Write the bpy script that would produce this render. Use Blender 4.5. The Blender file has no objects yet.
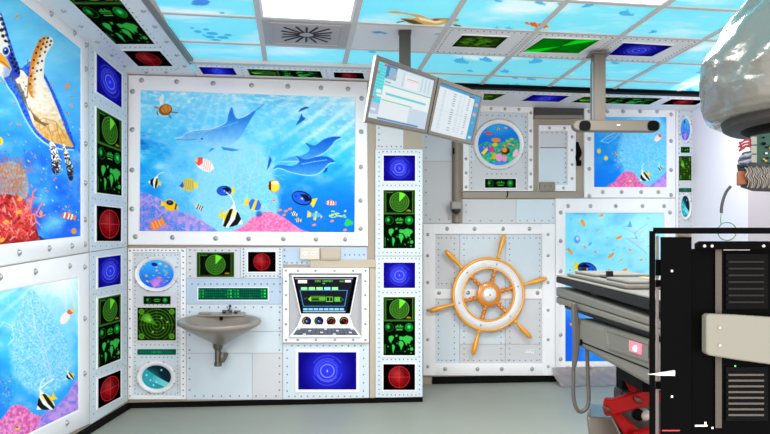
import bpy, math, random
import numpy as np
from mathutils import Vector as V, Matrix, Quaternion
random.seed(7)
PI = math.pi
# ------------------------------------------------------------------ camera frame
CX, HY, F, H = 385., 262., 750., 1.62        # principal x, horizon row, focal length, ceiling above camera
HC = H*146/190                               # camera height
ZC = HC+H                                    # ceiling height
YAW = math.atan(88/F)
FW = V((math.sin(YAW), math.cos(YAW), 0)); RT = V((math.cos(YAW), -math.sin(YAW), 0)); UP = V((0, 0, 1))
CAM = V((0, 0, HC))
def ray(px, py): return FW*F + RT*(px-CX) + UP*(HY-py)
def P(px, py, Z): return CAM + ray(px, py)*(Z/F)
def lin(c):
    c = [x/255. for x in c[:3]]
    return [x/12.92 if x <= .04045 else ((x+.055)/1.055)**2.4 for x in c]
class Plane:
    def __init__(s, o, n, u): s.o = V(o); s.n = V(n).normalized(); s.u = V(u).normalized()
    def bp(s, px, py, off=0.):
        d = ray(px, py); t = (s.o + s.n*off - CAM).dot(s.n)/d.dot(s.n)
        p = CAM + d*t
        p.z = min(max(p.z, .004), ZC-.002)
        return p
t0 = H/190; c0 = CAM + ray(128, 72)*t0
YA = c0.y
dl = FW*F + RT*(365-CX); dl.normalize()
plL = Plane(c0, V((dl.y, -dl.x, 0)), dl)
plA = Plane((0, YA, 0), (0, -1, 0), (1, 0, 0))
YB = 7.55
plB = Plane((0, YB, 0), (0, -1, 0), (1, 0, 0))
class CPlane(Plane):
    def bp(s, px, py, off=0.):
        d = ray(px, py); t = (s.o.z - off - CAM.z)/d.z
        return CAM + d*t
plC = CPlane((0, 0, ZC), (0, 0, -1), (1, 0, 0))
# ------------------------------------------------------------------ materials
MATS = {}
def mat(name, col, rough=.5, metal=0., emit=0., spec=.5, coat=0., bump=0., bscale=40., var=0., alpha=1.):
    if name in MATS: return MATS[name]
    m = bpy.data.materials.new(name); m.use_nodes = True; nt = m.node_tree; b = nt.nodes['Principled BSDF']
    c = lin(col)+[1]
    b.inputs['Base Color'].default_value = c; b.inputs['Roughness'].default_value = rough
    b.inputs['Metallic'].default_value = metal; b.inputs['Specular IOR Level'].default_value = spec
    b.inputs['Coat Weight'].default_value = coat
    if emit: b.inputs['Emission Color'].default_value = c; b.inputs['Emission Strength'].default_value = emit
    if alpha < 1: b.inputs['Alpha'].default_value = alpha
    if bump or var:
        tc = nt.nodes.new('ShaderNodeTexCoord'); nz = nt.nodes.new('ShaderNodeTexNoise')
        nz.inputs['Scale'].default_value = bscale; nz.inputs['Detail'].default_value = 4
        nt.links.new(tc.outputs['Object'], nz.inputs['Vector'])
        if bump:
            bp = nt.nodes.new('ShaderNodeBump'); bp.inputs['Strength'].default_value = bump; bp.inputs['Distance'].default_value = .01
            nt.links.new(nz.outputs['Fac'], bp.inputs['Height']); nt.links.new(bp.outputs['Normal'], b.inputs['Normal'])
        if var:
            mx = nt.nodes.new('ShaderNodeMix'); mx.data_type = 'RGBA'
            mx.inputs['A'].default_value = [x*(1-var) for x in c[:3]]+[1]; mx.inputs['B'].default_value = [min(1, x*(1+var)) for x in c[:3]]+[1]
            nt.links.new(nz.outputs['Fac'], mx.inputs['Factor']); nt.links.new(mx.outputs['Result'], b.inputs['Base Color'])
    MATS[name] = m; return m
def paintmat(name, rough=.45, emit=0., spec=.25, dif=1.):
    if name in MATS: return MATS[name]
    m = bpy.data.materials.new(name); m.use_nodes = True; nt = m.node_tree; b = nt.nodes['Principled BSDF']
    a = nt.nodes.new('ShaderNodeAttribute'); a.attribute_name = 'Col'
    b.inputs['Roughness'].default_value = rough; b.inputs['Specular IOR Level'].default_value = spec
    if dif == 1.: nt.links.new(a.outputs['Color'], b.inputs['Base Color'])
    else: b.inputs['Base Color'].default_value = (.02, .02, .02, 1)
    if emit:
        nt.links.new(a.outputs['Color'], b.inputs['Emission Color']); b.inputs['Emission Strength'].default_value = emit
    MATS[name] = m; return m
WHITE = mat('white_panel', (231, 231, 234), .35, spec=.3)
GREY = mat('light_grey_plate', (198, 201, 206), .4, spec=.3, var=.04, bscale=3)
BLUEP = mat('pale_blue_plate', (200, 212, 221), .4, spec=.3, var=.06, bscale=3)
STEELB = mat('steel_blue_plate', (168, 190, 212), .35, spec=.4, var=.12, bscale=4)
RIV = mat('rivet_metal', (112, 117, 126), .4, .3)
BOLT = mat('bolt_metal', (168, 168, 170), .28, .6)
BLACK = mat('black_plastic', (9, 9, 10), .5, spec=.03)
BEIGE = mat('beige_wall_paint', (160, 149, 134), .7, var=.03, bscale=5)
GRID = mat('grey_ceiling_bar', (206, 202, 200), .5, spec=.1)
PRINT = paintmat('printed_mural', .5, 0., .03)
SCREEN = paintmat('lit_display', .5, .12, 0.)
MON = paintmat('monitor_display', .3, .85, .1, dif=0.)
SKY = paintmat('glowing_ceiling_print', .6, .36, .05)  # emission added so the printed ceiling reads brighter and lights the room
# ------------------------------------------------------------------ objects
COL = bpy.context.scene.collection
ORG = {}
def new(name, data): o = bpy.data.objects.new(name, data); COL.objects.link(o); return o
def props(o, label=None, cat=None, group=None, kind=None):
    if label: o['label'] = label
    if cat: o['category'] = cat
    if group: o['group'] = group
    if kind: o['kind'] = kind
    return o
def thing(name, label, cat, loc, group=None):
    o = new(name, None); o.location = loc; o.empty_display_size = .05; ORG[o] = V(loc); return props(o, label, cat, group)
class MB:
    def __init__(s): s.v = []; s.f = []; s.m = []; s.mi = 0
    def add(s, vs, fs):
        b = len(s.v); s.v += [V(x) for x in vs]
        for f in fs: s.f.append([b+i for i in f]); s.m.append(s.mi)
    def prism(s, pts, vec):                       # pts front polygon, vec to its back
        n = len(pts); vec = V(vec); pts = [V(p) for p in pts]
        s.add(pts+[p+vec for p in pts], [list(range(n)), [n+i for i in reversed(range(n))]] + [[i, i+n, (i+1) % n+n, (i+1) % n] for i in range(n)])
        return s
    def box(s, c, ax, hs):                        # centre, 3 axes, half sizes
        c = V(c); a = [V(x).normalized()*h for x, h in zip(ax, hs)]
        s.prism([c-a[0]-a[1]-a[2], c+a[0]-a[1]-a[2], c+a[0]+a[1]-a[2], c-a[0]+a[1]-a[2]], a[2]*2); return s
    def loft(s, rings, close=True, caps=True):
        n = len(rings[0]); vs = [p for r in rings for p in r]; fs = []
        for k in range(len(rings)-1):
            for i in range(n if close else n-1):
                j = (i+1) % n; fs.append([k*n+i, k*n+j, (k+1)*n+j, (k+1)*n+i])
        if caps: fs.append(list(reversed(range(n)))); fs.append([(len(rings)-1)*n+i for i in range(n)])
        s.add(vs, fs); return s
    def lathe(s, c, ax, prof, n=24, sx=1., sy=1., u=None, caps=True):  # prof = [(r, h)]
        ax = V(ax).normalized(); u = V(u).normalized() if u else ax.orthogonal().normalized(); w = ax.cross(u)
        return s.loft([[V(c)+ax*h+u*(r*sx*math.cos(2*PI*i/n))+w*(r*sy*math.sin(2*PI*i/n)) for i in range(n)] for r, h in prof], True, caps)
    def cyl(s, a, b, r, n=16, r2=None):
        a = V(a); b = V(b); L = (b-a).length
        return s.lathe(a, b-a, [(r, 0), (r if r2 is None else r2, L)], n)
    def tube(s, pts, r, n=8, smooth=4):
        pts = [V(p) for p in pts]
        if smooth > 1:
            q = []; m = len(pts)
            for i in range(m-1):
                p0, p1, p2, p3 = pts[max(i-1, 0)], pts[i], pts[i+1], pts[min(i+2, m-1)]
                for k in range(smooth):
                    t = k/smooth
                    q.append(.5*((2*p1)+(p2-p0)*t+(2*p0-5*p1+4*p2-p3)*t*t+(3*p1-p0-3*p2+p3)*t**3))
            q.append(pts[-1]); pts = q
        rings = []; nrm = None
        for i, p in enumerate(pts):
            t = (pts[min(i+1, len(pts)-1)]-pts[max(i-1, 0)]).normalized()
            if nrm is None: nrm = t.orthogonal().normalized()
            nrm = (nrm-t*nrm.dot(t)).normalized(); w = t.cross(nrm)
            rr = r(i/(len(pts)-1)) if callable(r) else r
            rings.append([p+nrm*(rr*math.cos(2*PI*k/n))+w*(rr*math.sin(2*PI*k/n)) for k in range(n)])
        return s.loft(rings)
    def ring(s, outer, inner, n, th, off=0., bev=.004):   # bevelled frame between two loops (front-face positions)
        n = V(n); k = len(outer)
        prof = [(0, -th), (0, -bev), (.06, 0), (.94, 0), (1, -bev), (1, -th)]
        R = [[V(outer[i]).lerp(V(inner[i]), a)+n*h for i in range(k)] for a, h in prof]
        vs = [p for r in R for p in r]; fs = []
        for a in range(len(prof)):
            b = (a+1) % len(prof)
            for i in range(k):
                j = (i+1) % k; fs.append([a*k+i, a*k+j, b*k+j, b*k+i])
        s.add(vs, fs); return s
    def build(s, name, mats, parent=None, smooth=True, ang=.6, bevel=0.):
        me = bpy.data.meshes.new(name); L = ORG.get(parent, V((0, 0, 0)))
        me.from_pydata([v-L for v in s.v], [], s.f)
        if not isinstance(mats, (list, tuple)): mats = [mats]
        for m in mats: me.materials.append(m)
        me.polygons.foreach_set('material_index', s.m)
        import bmesh
        bm = bmesh.new(); bm.from_mesh(me); bmesh.ops.recalc_face_normals(bm, faces=bm.faces); bm.to_mesh(me); bm.free()
        if smooth: me.polygons.foreach_set('use_smooth', [True]*len(me.polygons)); me.set_sharp_from_angle(angle=ang)
        me.update()
        o = new(name, me)
        if parent: o.parent = parent; ORG[o] = L
        if bevel: b = o.modifiers.new('bevel', 'BEVEL'); b.width = bevel; b.segments = 2; b.limit_method = 'ANGLE'
        return o
_bm = MB(); _bm.lathe((0, 0, 0), (0, 0, 1), [(.019, -.004), (.019, .001), (.0155, .0025), (.0145, .0025), (.0135, .006), (.010, .0105), (.005, .013), (.001, .0138)], 16)
BOLTMESH = None
def bolt(pos, n, parent, sc=1.):
    global BOLTMESH
    if BOLTMESH is None:
        o = _bm.build('bolt', BOLT); BOLTMESH = o.data; bpy.data.objects.remove(o)
    o = new('bolt', BOLTMESH); o.parent = parent; o.location = V(pos)-ORG[parent]
    o.rotation_mode = 'QUATERNION'; o.rotation_quaternion = V((0, 0, 1)).rotation_difference(V(n)); o.scale = (sc*1.15,)*3
    return o
def rivets(mb, pl, pts, off, r=.0062):
    r *= 1.3
    mb_mi = mb.mi; mb.mi = 1
    for (x, y) in pts:
        c = pl.bp(x, y, off); n = pl.n
        mb.lathe(c-n*.001, n, [(r, 0), (r*.8, r*.45), (r*.3, r*.7)], 6)
    mb.mi = mb_mi
def row(a, b, n): return [(a[0]+(b[0]-a[0])*i/(n-1), a[1]+(b[1]-a[1])*i/(n-1)) for i in range(n)]
def around(q, d, nx, ny):
    c = [sum(p[0] for p in q)/4, sum(p[1] for p in q)/4]
    k = shrink(q, d); r = []
    r += row(k[0], k[1], nx)[:-1]+row(k[1], k[2], ny)[:-1]+row(k[2], k[3], nx)[:-1]+row(k[3], k[0], ny)[:-1]
    return r
def shrink(q, d, dy=None):
    dy = d if dy is None else dy
    s = [(1, 1), (-1, 1), (-1, -1), (1, -1)]
    return [(p[0]+s[i][0]*d, p[1]+s[i][1]*dy) for i, p in enumerate(q)]
def rect(x0, y0, x1, y1): return [(x0, y0), (x1, y0), (x1, y1), (x0, y1)]
# ------------------------------------------------------------------ painting (procedural pictures stored as mesh colours)
_tab = np.random.RandomState(3).rand(256, 256)
def vn(x, y, s=0):
    xi = np.floor(x).astype(int); yi = np.floor(y).astype(int); fx = x-xi; fy = y-yi
    fx = fx*fx*(3-2*fx); fy = fy*fy*(3-2*fy); T = lambda a, b: _tab[(a+s*17) % 256, (b+s*31) % 256]
    return (T(xi, yi)*(1-fx)+T(xi+1, yi)*fx)*(1-fy)+(T(xi, yi+1)*(1-fx)+T(xi+1, yi+1)*fx)*fy
def fbm(x, y, s=0, o=4): return sum(vn(x*2**k, y*2**k, s+k)*.5**k for k in range(o))/(2-.5**(o-1))
def crs(pts, k=5):
    n = len(pts); out = []
    P_ = np.array(pts, float)
    for i in range(n):
        p0, p1, p2, p3 = P_[i-1], P_[i], P_[(i+1) % n], P_[(i+2) % n]
        for j in range(k):
            t = j/k; out.append(.5*(2*p1+(p2-p0)*t+(2*p0-5*p1+4*p2-p3)*t*t+(3*p1-p0-3*p2+p3)*t**3))
    return out
class Paint:
    def __init__(s, U, W, X, Y): s.U = U; s.W = W; s.X = X; s.Y = Y; s.A = X; s.B = Y; s.C = np.zeros(U.shape+(3,))
    def uv(s, w, h): s.A = s.U*w; s.B = s.W*h; return s
    def fill(s, c): s.C[:] = c
    def blend(s, m, c, idx=None):
        c = np.array(c, float)
        if idx is None: s.C[:] = s.C*(1-m[..., None])+c*m[..., None]
        else: s.C[idx] = s.C[idx]*(1-m[..., None])+c*m[..., None]
    def bb(s, x0, y0, x1, y1): return np.nonzero((s.A >= x0) & (s.A <= x1) & (s.B >= y0) & (s.B <= y1))
    def ell(s, cx, cy, rx, ry, c, a=1., ang=0., soft=0.):
        r = max(rx, ry)*(1+soft)+1; idx = s.bb(cx-r, cy-r, cx+r, cy+r)
        x = s.A[idx]-cx; y = s.B[idx]-cy; ca, sa = math.cos(math.radians(ang)), math.sin(math.radians(ang))
        d = np.sqrt(((x*ca+y*sa)/rx)**2+((-x*sa+y*ca)/ry)**2)
        m = (d <= 1).astype(float) if not soft else np.clip((1+soft-d)/(2*soft), 0, 1)
        s.blend(m*a, c, idx)
    def rg(s, cx, cy, r, w, c, a=1., ry=None, a0=None, a1=None):
        ry = ry or r; idx = s.bb(cx-r-w, cy-ry-w, cx+r+w, cy+ry+w); x = (s.A[idx]-cx)/r; y = (s.B[idx]-cy)/ry
        d = np.abs(np.sqrt(x*x+y*y)-1)*r; m = np.clip(1.5-d/(w/2+1e-6), 0, 1)*(d < w)
        if a0 is not None: th = np.degrees(np.arctan2(-y, x)) % 360; m = m*((th >= a0) & (th <= a1))
        s.blend(m*a, c, idx)
    def poly(s, pts, c, a=1., sm=False, tex=None):
        if sm: pts = crs(pts)
        xs = [p[0] for p in pts]; ys = [p[1] for p in pts]
        idx = s.bb(min(xs), min(ys), max(xs), max(ys)); x = s.A[idx]; y = s.B[idx]; ins = np.zeros(x.shape, bool); n = len(pts)
        for i in range(n):
            x1, y1 = pts[i]; x2, y2 = pts[(i+1) % n]
            if y1 == y2: continue
            k = (y1 > y) != (y2 > y); ins ^= k & (x < (x2-x1)*(y-y1)/(y2-y1)+x1)
        m = ins.astype(float)*a
        if tex is not None: c = tex(x, y)
        s.blend(m, c, idx)
    def line(s, pts, w, c, a=1.):
        for (x1, y1), (x2, y2) in zip(pts[:-1], pts[1:]):
            idx = s.bb(min(x1, x2)-w, min(y1, y2)-w, max(x1, x2)+w, max(y1, y2)+w); x = s.A[idx]; y = s.B[idx]
            L = (x2-x1)**2+(y2-y1)**2+1e-9; t = np.clip(((x-x1)*(x2-x1)+(y-y1)*(y2-y1))/L, 0, 1)
            d = np.hypot(x-x1-t*(x2-x1), y-y1-t*(y2-y1)); s.blend(np.clip(1.2-d/(w/2), 0, 1)*a, c, idx)
    def rect(s, x0, y0, x1, y1, c, a=1.): idx = s.bb(x0, y0, x1, y1); s.blend(np.ones(idx[0].shape)*a, c, idx)
    def frame(s, x0, y0, x1, y1, w, c, a=1.):
        s.rect(x0, y0, x1, y0+w, c, a); s.rect(x0, y1-w, x1, y1, c, a); s.rect(x0, y0+w, x0+w, y1-w, c, a); s.rect(x1-w, y0+w, x1, y1-w, c, a)
def mix(a, b, t): t = np.clip(t, 0, 1)[..., None]; return np.array(a, float)*(1-t)+np.array(b, float)*t
def painted(name, pos, nu, nv, fn, parent, m, wrap=False, label=None):
    """pos(U, W) -> three arrays of world coordinates; fn(Paint) draws the picture"""
    gu, gv = np.meshgrid(np.linspace(0, 1, nu), np.linspace(0, 1, nv))
    Xw = np.stack(pos(gu, gv), -1)
    SS = [(-.25, -.25), (.25, -.25), (-.25, .25), (.25, .25)]; acc = 0
    for du, dv in SS:
        U = np.clip(gu+du/(nu-1), 0, 1); W = np.clip(gv+dv/(nv-1), 0, 1)
        q = np.stack(pos(U, W), -1)-np.array(CAM); z = q@np.array(FW); z = np.where(z > .3, z, .3)
        p = Paint(U, W, CX+F*(q@np.array(RT))/z, HY-F*q[..., 2]/z); fn(p); acc = acc+p.C
    C = np.clip(acc/4/255., 0, 1); C = np.where(C <= .04045, C/12.92, ((C+.055)/1.055)**2.4)
    L = np.array(ORG.get(parent, V((0, 0, 0))))
    idx = np.arange(nu*nv).reshape(nv, nu)
    fs = np.stack([idx[:-1, :-1], idx[1:, :-1], idx[1:, 1:], idx[:-1, 1:]], -1).reshape(-1, 4)
    me = bpy.data.meshes.new(name); me.from_pydata((Xw.reshape(-1, 3)-L).tolist(), [], fs.tolist())
    ca = me.color_attributes.new('Col', 'FLOAT_COLOR', 'POINT')
    ca.data.foreach_set('color', np.concatenate([C.reshape(-1, 3), np.ones((nu*nv, 1))], 1).ravel().astype(np.float32))
    me.materials.append(m); me.polygons.foreach_set('use_smooth', [True]*len(me.polygons)); me.update()
    o = new(name, me)
    if parent: o.parent = parent; ORG[o] = ORG[parent]
    if label: o['label'] = label
    return o
def quadpos(c3):
    a, b, c, d = [np.array(x) for x in c3]
    def f(U, W):
        U = U[..., None]; W = W[..., None]; r = (a*(1-U)+b*U)*(1-W)+(d*(1-U)+c*U)*W
        return r[..., 0], r[..., 1], r[..., 2]
    return f
def discpos(c, u, v):
    c, u, v = [np.array(x) for x in (c, u, v)]
    def f(U, W):
        th = (2*PI*U)[..., None]; r = (W**.8)[..., None]; q = c+u*r*np.cos(th)+v*r*np.sin(th)
        return q[..., 0], q[..., 1], q[..., 2]
    return f
def quad_print(name, pl, q, off, fn, parent, m=PRINT, dens=1.5, nmax=400):
    c3 = [pl.bp(x, y, off) for x, y in q]
    w = max(math.dist(q[0], q[1]), math.dist(q[3], q[2])); h = max(math.dist(q[0], q[3]), math.dist(q[1], q[2]))
    return painted(name, quadpos(c3), max(6, min(nmax, int(w*dens))), max(6, min(nmax, int(h*dens))), fn, parent, m)
# ---- tiny dot lettering used on the console screen
FONT = {'C': '7447', 'O': '7557', 'R': '6565', 'E': '7467', 'M': '5775', 'F': '7464', 'T': '7222', ' ': '0000'}
def text(p, s, x, y, w, h, c):
    cw = w/len(s)
    for i, ch in enumerate(s):
        for r, bits in enumerate(FONT[ch]):
            b = int(bits)
            for k in range(3):
                if b >> (2-k) & 1: p.rect(x+i*cw+k*cw/4, y+r*h/4, x+i*cw+(k+1)*cw/4, y+(r+1)*h/4, c)
# ---- screen pictures
def s_blue(p, sq=1.):
    p.uv(30*sq, 30); cx = 15*sq; d = np.hypot(p.A-cx, p.B-15)
    p.C[:] = mix((48, 58, 250), (14, 8, 120), (d/ (17*max(1, sq*.8))))
    for r, w, a, a0, a1 in [(5.2, .6, .95, 0, 360), (7.4, .35, .6, 0, 360), (8.6, .3, .5, 20, 300), (9.8, .7, .35, 60, 200), (11.4, .35, .5, 200, 350), (12.2, .5, .35, 30, 150), (8.2, .6, .45, 200, 330)]:
        p.rg(cx, 15, r, w, (150, 165, 255), a, a0=a0, a1=a1)
    p.rect(cx-.2, 14, cx+.2, 16, (200, 210, 255))
def s_red(p, sq=1.):
    p.uv(30*sq, 30); cx = 15*sq; p.fill((4, 0, 2)); p.ell(cx, 15, 11.5, 12, (84, 6, 12)); p.ell(cx-3, 11, 5.5, 5, (200, 70, 70), .6, soft=.8)
    p.ell(cx-1, 18, 6, 4, (205, 25, 30), .55, soft=.8)
    for r in (11.6, 9, 5.5, 2.6): p.rg(cx, 15, r, .9 if r > 11 else .45, (205, 34, 38), .9 if r > 11 else .45, ry=r*1.04)
    p.line([(cx-11, 15), (cx+11, 15)], .5, (240, 110, 110), .8); p.line([(cx, 3), (cx, 27)], .5, (240, 90, 90), .8)
def radar(p, cx, cy, r, ry=None):
    ry = ry or r
    p.ell(cx, cy, r, ry, (38, 82, 22))
    pts = [(cx, cy)]+[(cx+r*math.cos(math.radians(a)), cy-ry*math.sin(math.radians(a))) for a in range(48, 96, 6)]
    p.poly(pts, (104, 215, 50))
    for k in (1., .75, .5, .25): p.rg(cx, cy, r*k, .03*r+.25, (92, 178, 56), .9 if k == 1 else .45, ry=ry*k)
    p.line([(cx-r, cy), (cx+r, cy)], .3, (90, 170, 60), .5); p.line([(cx, cy-ry), (cx, cy+ry)], .3, (90, 170, 60), .5)
CONT = [[(6, 2), (12, 1), (16, 3), (14, 7), (11, 9), (10, 12), (7, 9), (5, 6)], [(12, 13), (16, 14), (18, 17), (16, 21), (14, 26), (12.5, 20)],
        [(26, 9), (31, 8), (35, 11), (35, 14), (32, 18), (30, 22), (28, 16), (25, 13)], [(26, 3), (30, 2), (34, 3), (42, 1), (52, 3), (54, 6), (49, 9), (47, 13), (43, 11), (41, 15), (38, 11), (33, 7), (27, 7)],
        [(48, 18), (53, 17), (55, 20), (52, 22), (48, 21)], [(19, .5), (23, 0), (22, 3), (19, 3)], [(46, 14), (50, 15), (49, 16.5)]]
def worldmap(p, x, y, w, h):
    for c in CONT: p.poly([(x+a/57*w, y+b/26*h) for a, b in c], (52, 172, 66))
    for a, b in [(4, 16), (22, 12), (45, 20), (38, 23), (50, 25)]: p.ell(x+a/57*w, y+b/26*h, .7, .7, (60, 190, 70), .8)
    p.line([(x+.05*w, y+.55*h), (x+.3*w, y+.9*h), (x+.7*w, y+.85*h), (x+.95*w, y+.5*h)], .3, (50, 120, 60), .6)
def s_radarbox(p, x0, y0, x1, y1):
    p.rect(x0, y0, x1, y1, (22, 44, 12)); p.rect(x0+2.2, y0+1.5, x1-2.5, y1-1.5, (8, 10, 4)); p.frame(x0, y0, x1, y1, .6, (54, 104, 30))
    p.rect(x0+2, y0+1.2, x0+2.6, y1-1.2, (70, 130, 40)); p.rect(x1-2.8, y0+1.2, x1-2.2, y1-1.2, (70, 130, 40))
    for i in range(1, 7):
        xx = x0+2.5+(x1-x0-5)*i/7; p.rect(xx, y0+1.5, xx+.2, y1-1.5, (24, 50, 14))
    p.rect(x0+3.2, y0+2, x0+10, y0+2.8, (60, 120, 36)); p.rect(x1-9, y1-3.4, x1-4, y1-2.2, (150, 130, 30)); p.rect(x1-8, y1-4.2, x1-5.5, y1-3.4, (120, 100, 26))
    radar(p, (x0+x1)/2, (y0+y1)/2, min((x1-x0)/2-4.6, (y1-y0)/2-2.2))
def s_small(p, x0, y0, x1, y1):
    w = x1-x0; h = y1-y0; cy = (y0+y1)/2
    p.rg(x0+.17*w, cy, .36*h, .5, (40, 140, 50), .7); p.ell(x0+.13*w, cy-.05*h, .16*h, .2*h, (30, 190, 60), soft=.6)
    p.ell(x1-.18*w, cy, .36*h, .36*h, (10, 110, 34)); p.ell(x1-.18*w, cy-.04*h, .14*h, .14*h, (60, 230, 90), soft=.7); p.rg(x1-.18*w, cy, .36*h, .4, (40, 150, 50), .8)
    for i in range(7):
        hh = [.06, .12, .2, .1, .22, .12, .08][i]; p.rect(x0+(.36+.04*i)*w, cy-.04*h-hh*h, x0+(.39+.04*i)*w, cy-.04*h, (60, 180, 60))
    p.rect(x0+.36*w, cy+.02*h, x0+.63*w, cy+.07*h, (60, 170, 60)); p.rect(x0+.4*w, cy+.17*h, x0+.6*w, cy+.25*h, (70, 190, 60))
def s_green(p):
    p.uv(34, 62); p.fill((3, 10, 4)); s_radarbox(p, .5, .5, 33.5, 25); p.rect(0, 25, 34, 25.8, (46, 96, 40))
    s_small(p, 1, 26.5, 33, 38); 
    for i in range(1, 8): p.rect(i*4.2, 26, i*4.2+.2, 61, (12, 38, 14))
    worldmap(p, 3, 40, 30, 20); p.frame(0, 0, 34, 62, .5, (28, 80, 24)); p.rect(1.5, 50, 2.2, 60, (46, 130, 46))
def s_greenh(p):                                # same picture lying on its side
    U, W = p.U.copy(), p.W.copy(); p.U = W; p.W = U; s_green(p); p.U, p.W = U, W
def s_radaronly(p): p.uv(37, 24); s_radarbox(p, 0, 0, 37, 24)
def s_bigradar(p):
    p.uv(38, 32); p.fill((14, 34, 6)); cx, cy = 19, 17
    p.poly([(cx, cy), (2, 12), (5, 6), (11, 5)], (66, 140, 26), .9); p.ell(cx-9, 11, 3, 3, (120, 210, 70), .8, soft=.8)
    for r in (4, 7, 10, 13, 16, 19): p.rg(cx, cy, r, .55, (96, 160, 40), .75)
    p.line([(0, cy), (38, cy)], .4, (110, 180, 60), .7); p.line([(cx, 0), (cx, 32)], .4, (110, 180, 60), .7)
    for a in range(0, 180, 30):
        x, y = 20*math.cos(math.radians(a)), 20*math.sin(math.radians(a)); p.line([(cx-x, cy-y), (cx+x, cy+y)], .25, (90, 150, 40), .5)
    for x, y in [(12, 12), (26, 20), (24, 10), (15, 24), (30, 14)]: p.ell(x, y, .9, .9, (150, 230, 90), .9, soft=.3)
    for x, y in [(3.5, 3.5), (34.5, 3.5), (3.5, 28.5), (34.5, 28.5)]: p.ell(x, y, 2.6, 2.6, (60, 120, 24)); p.rg(x, y, 2.4, .4, (120, 190, 50))
    p.frame(0, 0, 38, 32, .7, (8, 16, 4))
def s_mini(p): p.uv(27, 7); p.fill((3, 14, 5)); s_small(p, .5, .3, 26.5, 6.7); p.frame(0, 0, 27, 7, .5, (10, 40, 14))
def s_teal(p):
    p.uv(70, 12); p.fill((6, 62, 48))
    for j in range(4):
        for i in range(34):
            g = random.Random(i*7+j).random(); p.rect(1+i*2, 1.4+j*2.6, 2.2+i*2, 2.4+j*2.6, (14, 110, 70) if g < .8 else (20, 150, 80))
    for x, c in [(1, 0), (4, 1), (29, 0), (32, 2), (36, 0), (39, 1), (63, 0), (66, 2)]:
        for y in (2, 5, 8): p.rect(x, y, x+1.6, y+1.4, [(10, 150, 60), (20, 190, 60), (40, 240, 60)][c])
def s_tealbar(p): p.uv(38, 4.5); p.fill((8, 82, 62)); [p.rect(2+i*2.6, 1.4, 3.6+i*2.6, 3, (20, 116, 80)) for i in range(13)]; p.rect(15, 1, 18, 3.4, (24, 140, 80)); p.rect(20, 1, 23, 3.4, (24, 140, 80))
def s_darkgreen(p):                              # relief map in greens
    p.uv(45, 30); n = fbm(p.A*.22, p.B*.3, 4); p.C[:] = mix((14, 34, 4), (90, 160, 40), (n-.3)*2)
    e = np.hypot((p.A-22)/18, (p.B-15)/12); p.blend(np.clip((e-.8)*2, 0, 1)*.8, (16, 24, 4)); p.rg(20, 15, 9, .7, (120, 170, 50), .4); p.line([(5, 25), (40, 6)], .6, (130, 180, 60), .6); p.frame(0, 0, 45, 30, .8, (8, 10, 4))
def s_sweep(p):
    p.uv(60, 40); n = fbm(p.A*.1, p.B*.1, 2); p.C[:] = mix((0, 92, 10), (0, 150, 20), n)
    p.poly([(30, 20), (60, 0), (60, -1), (36, 0)], (20, 225, 30)); p.poly([(30, 20), (60, 0), (48, 0)], (0, 255, 20)); p.poly([(30, 20), (0, 34), (0, 40), (16, 40)], (0, 232, 20)); p.line([(0, 20), (60, 20)], .6, (0, 60, 6)); p.line([(30, 0), (30, 40)], .6, (0, 60, 6)); p.frame(0, 0, 60, 40, 1.2, (4, 30, 4))
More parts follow.
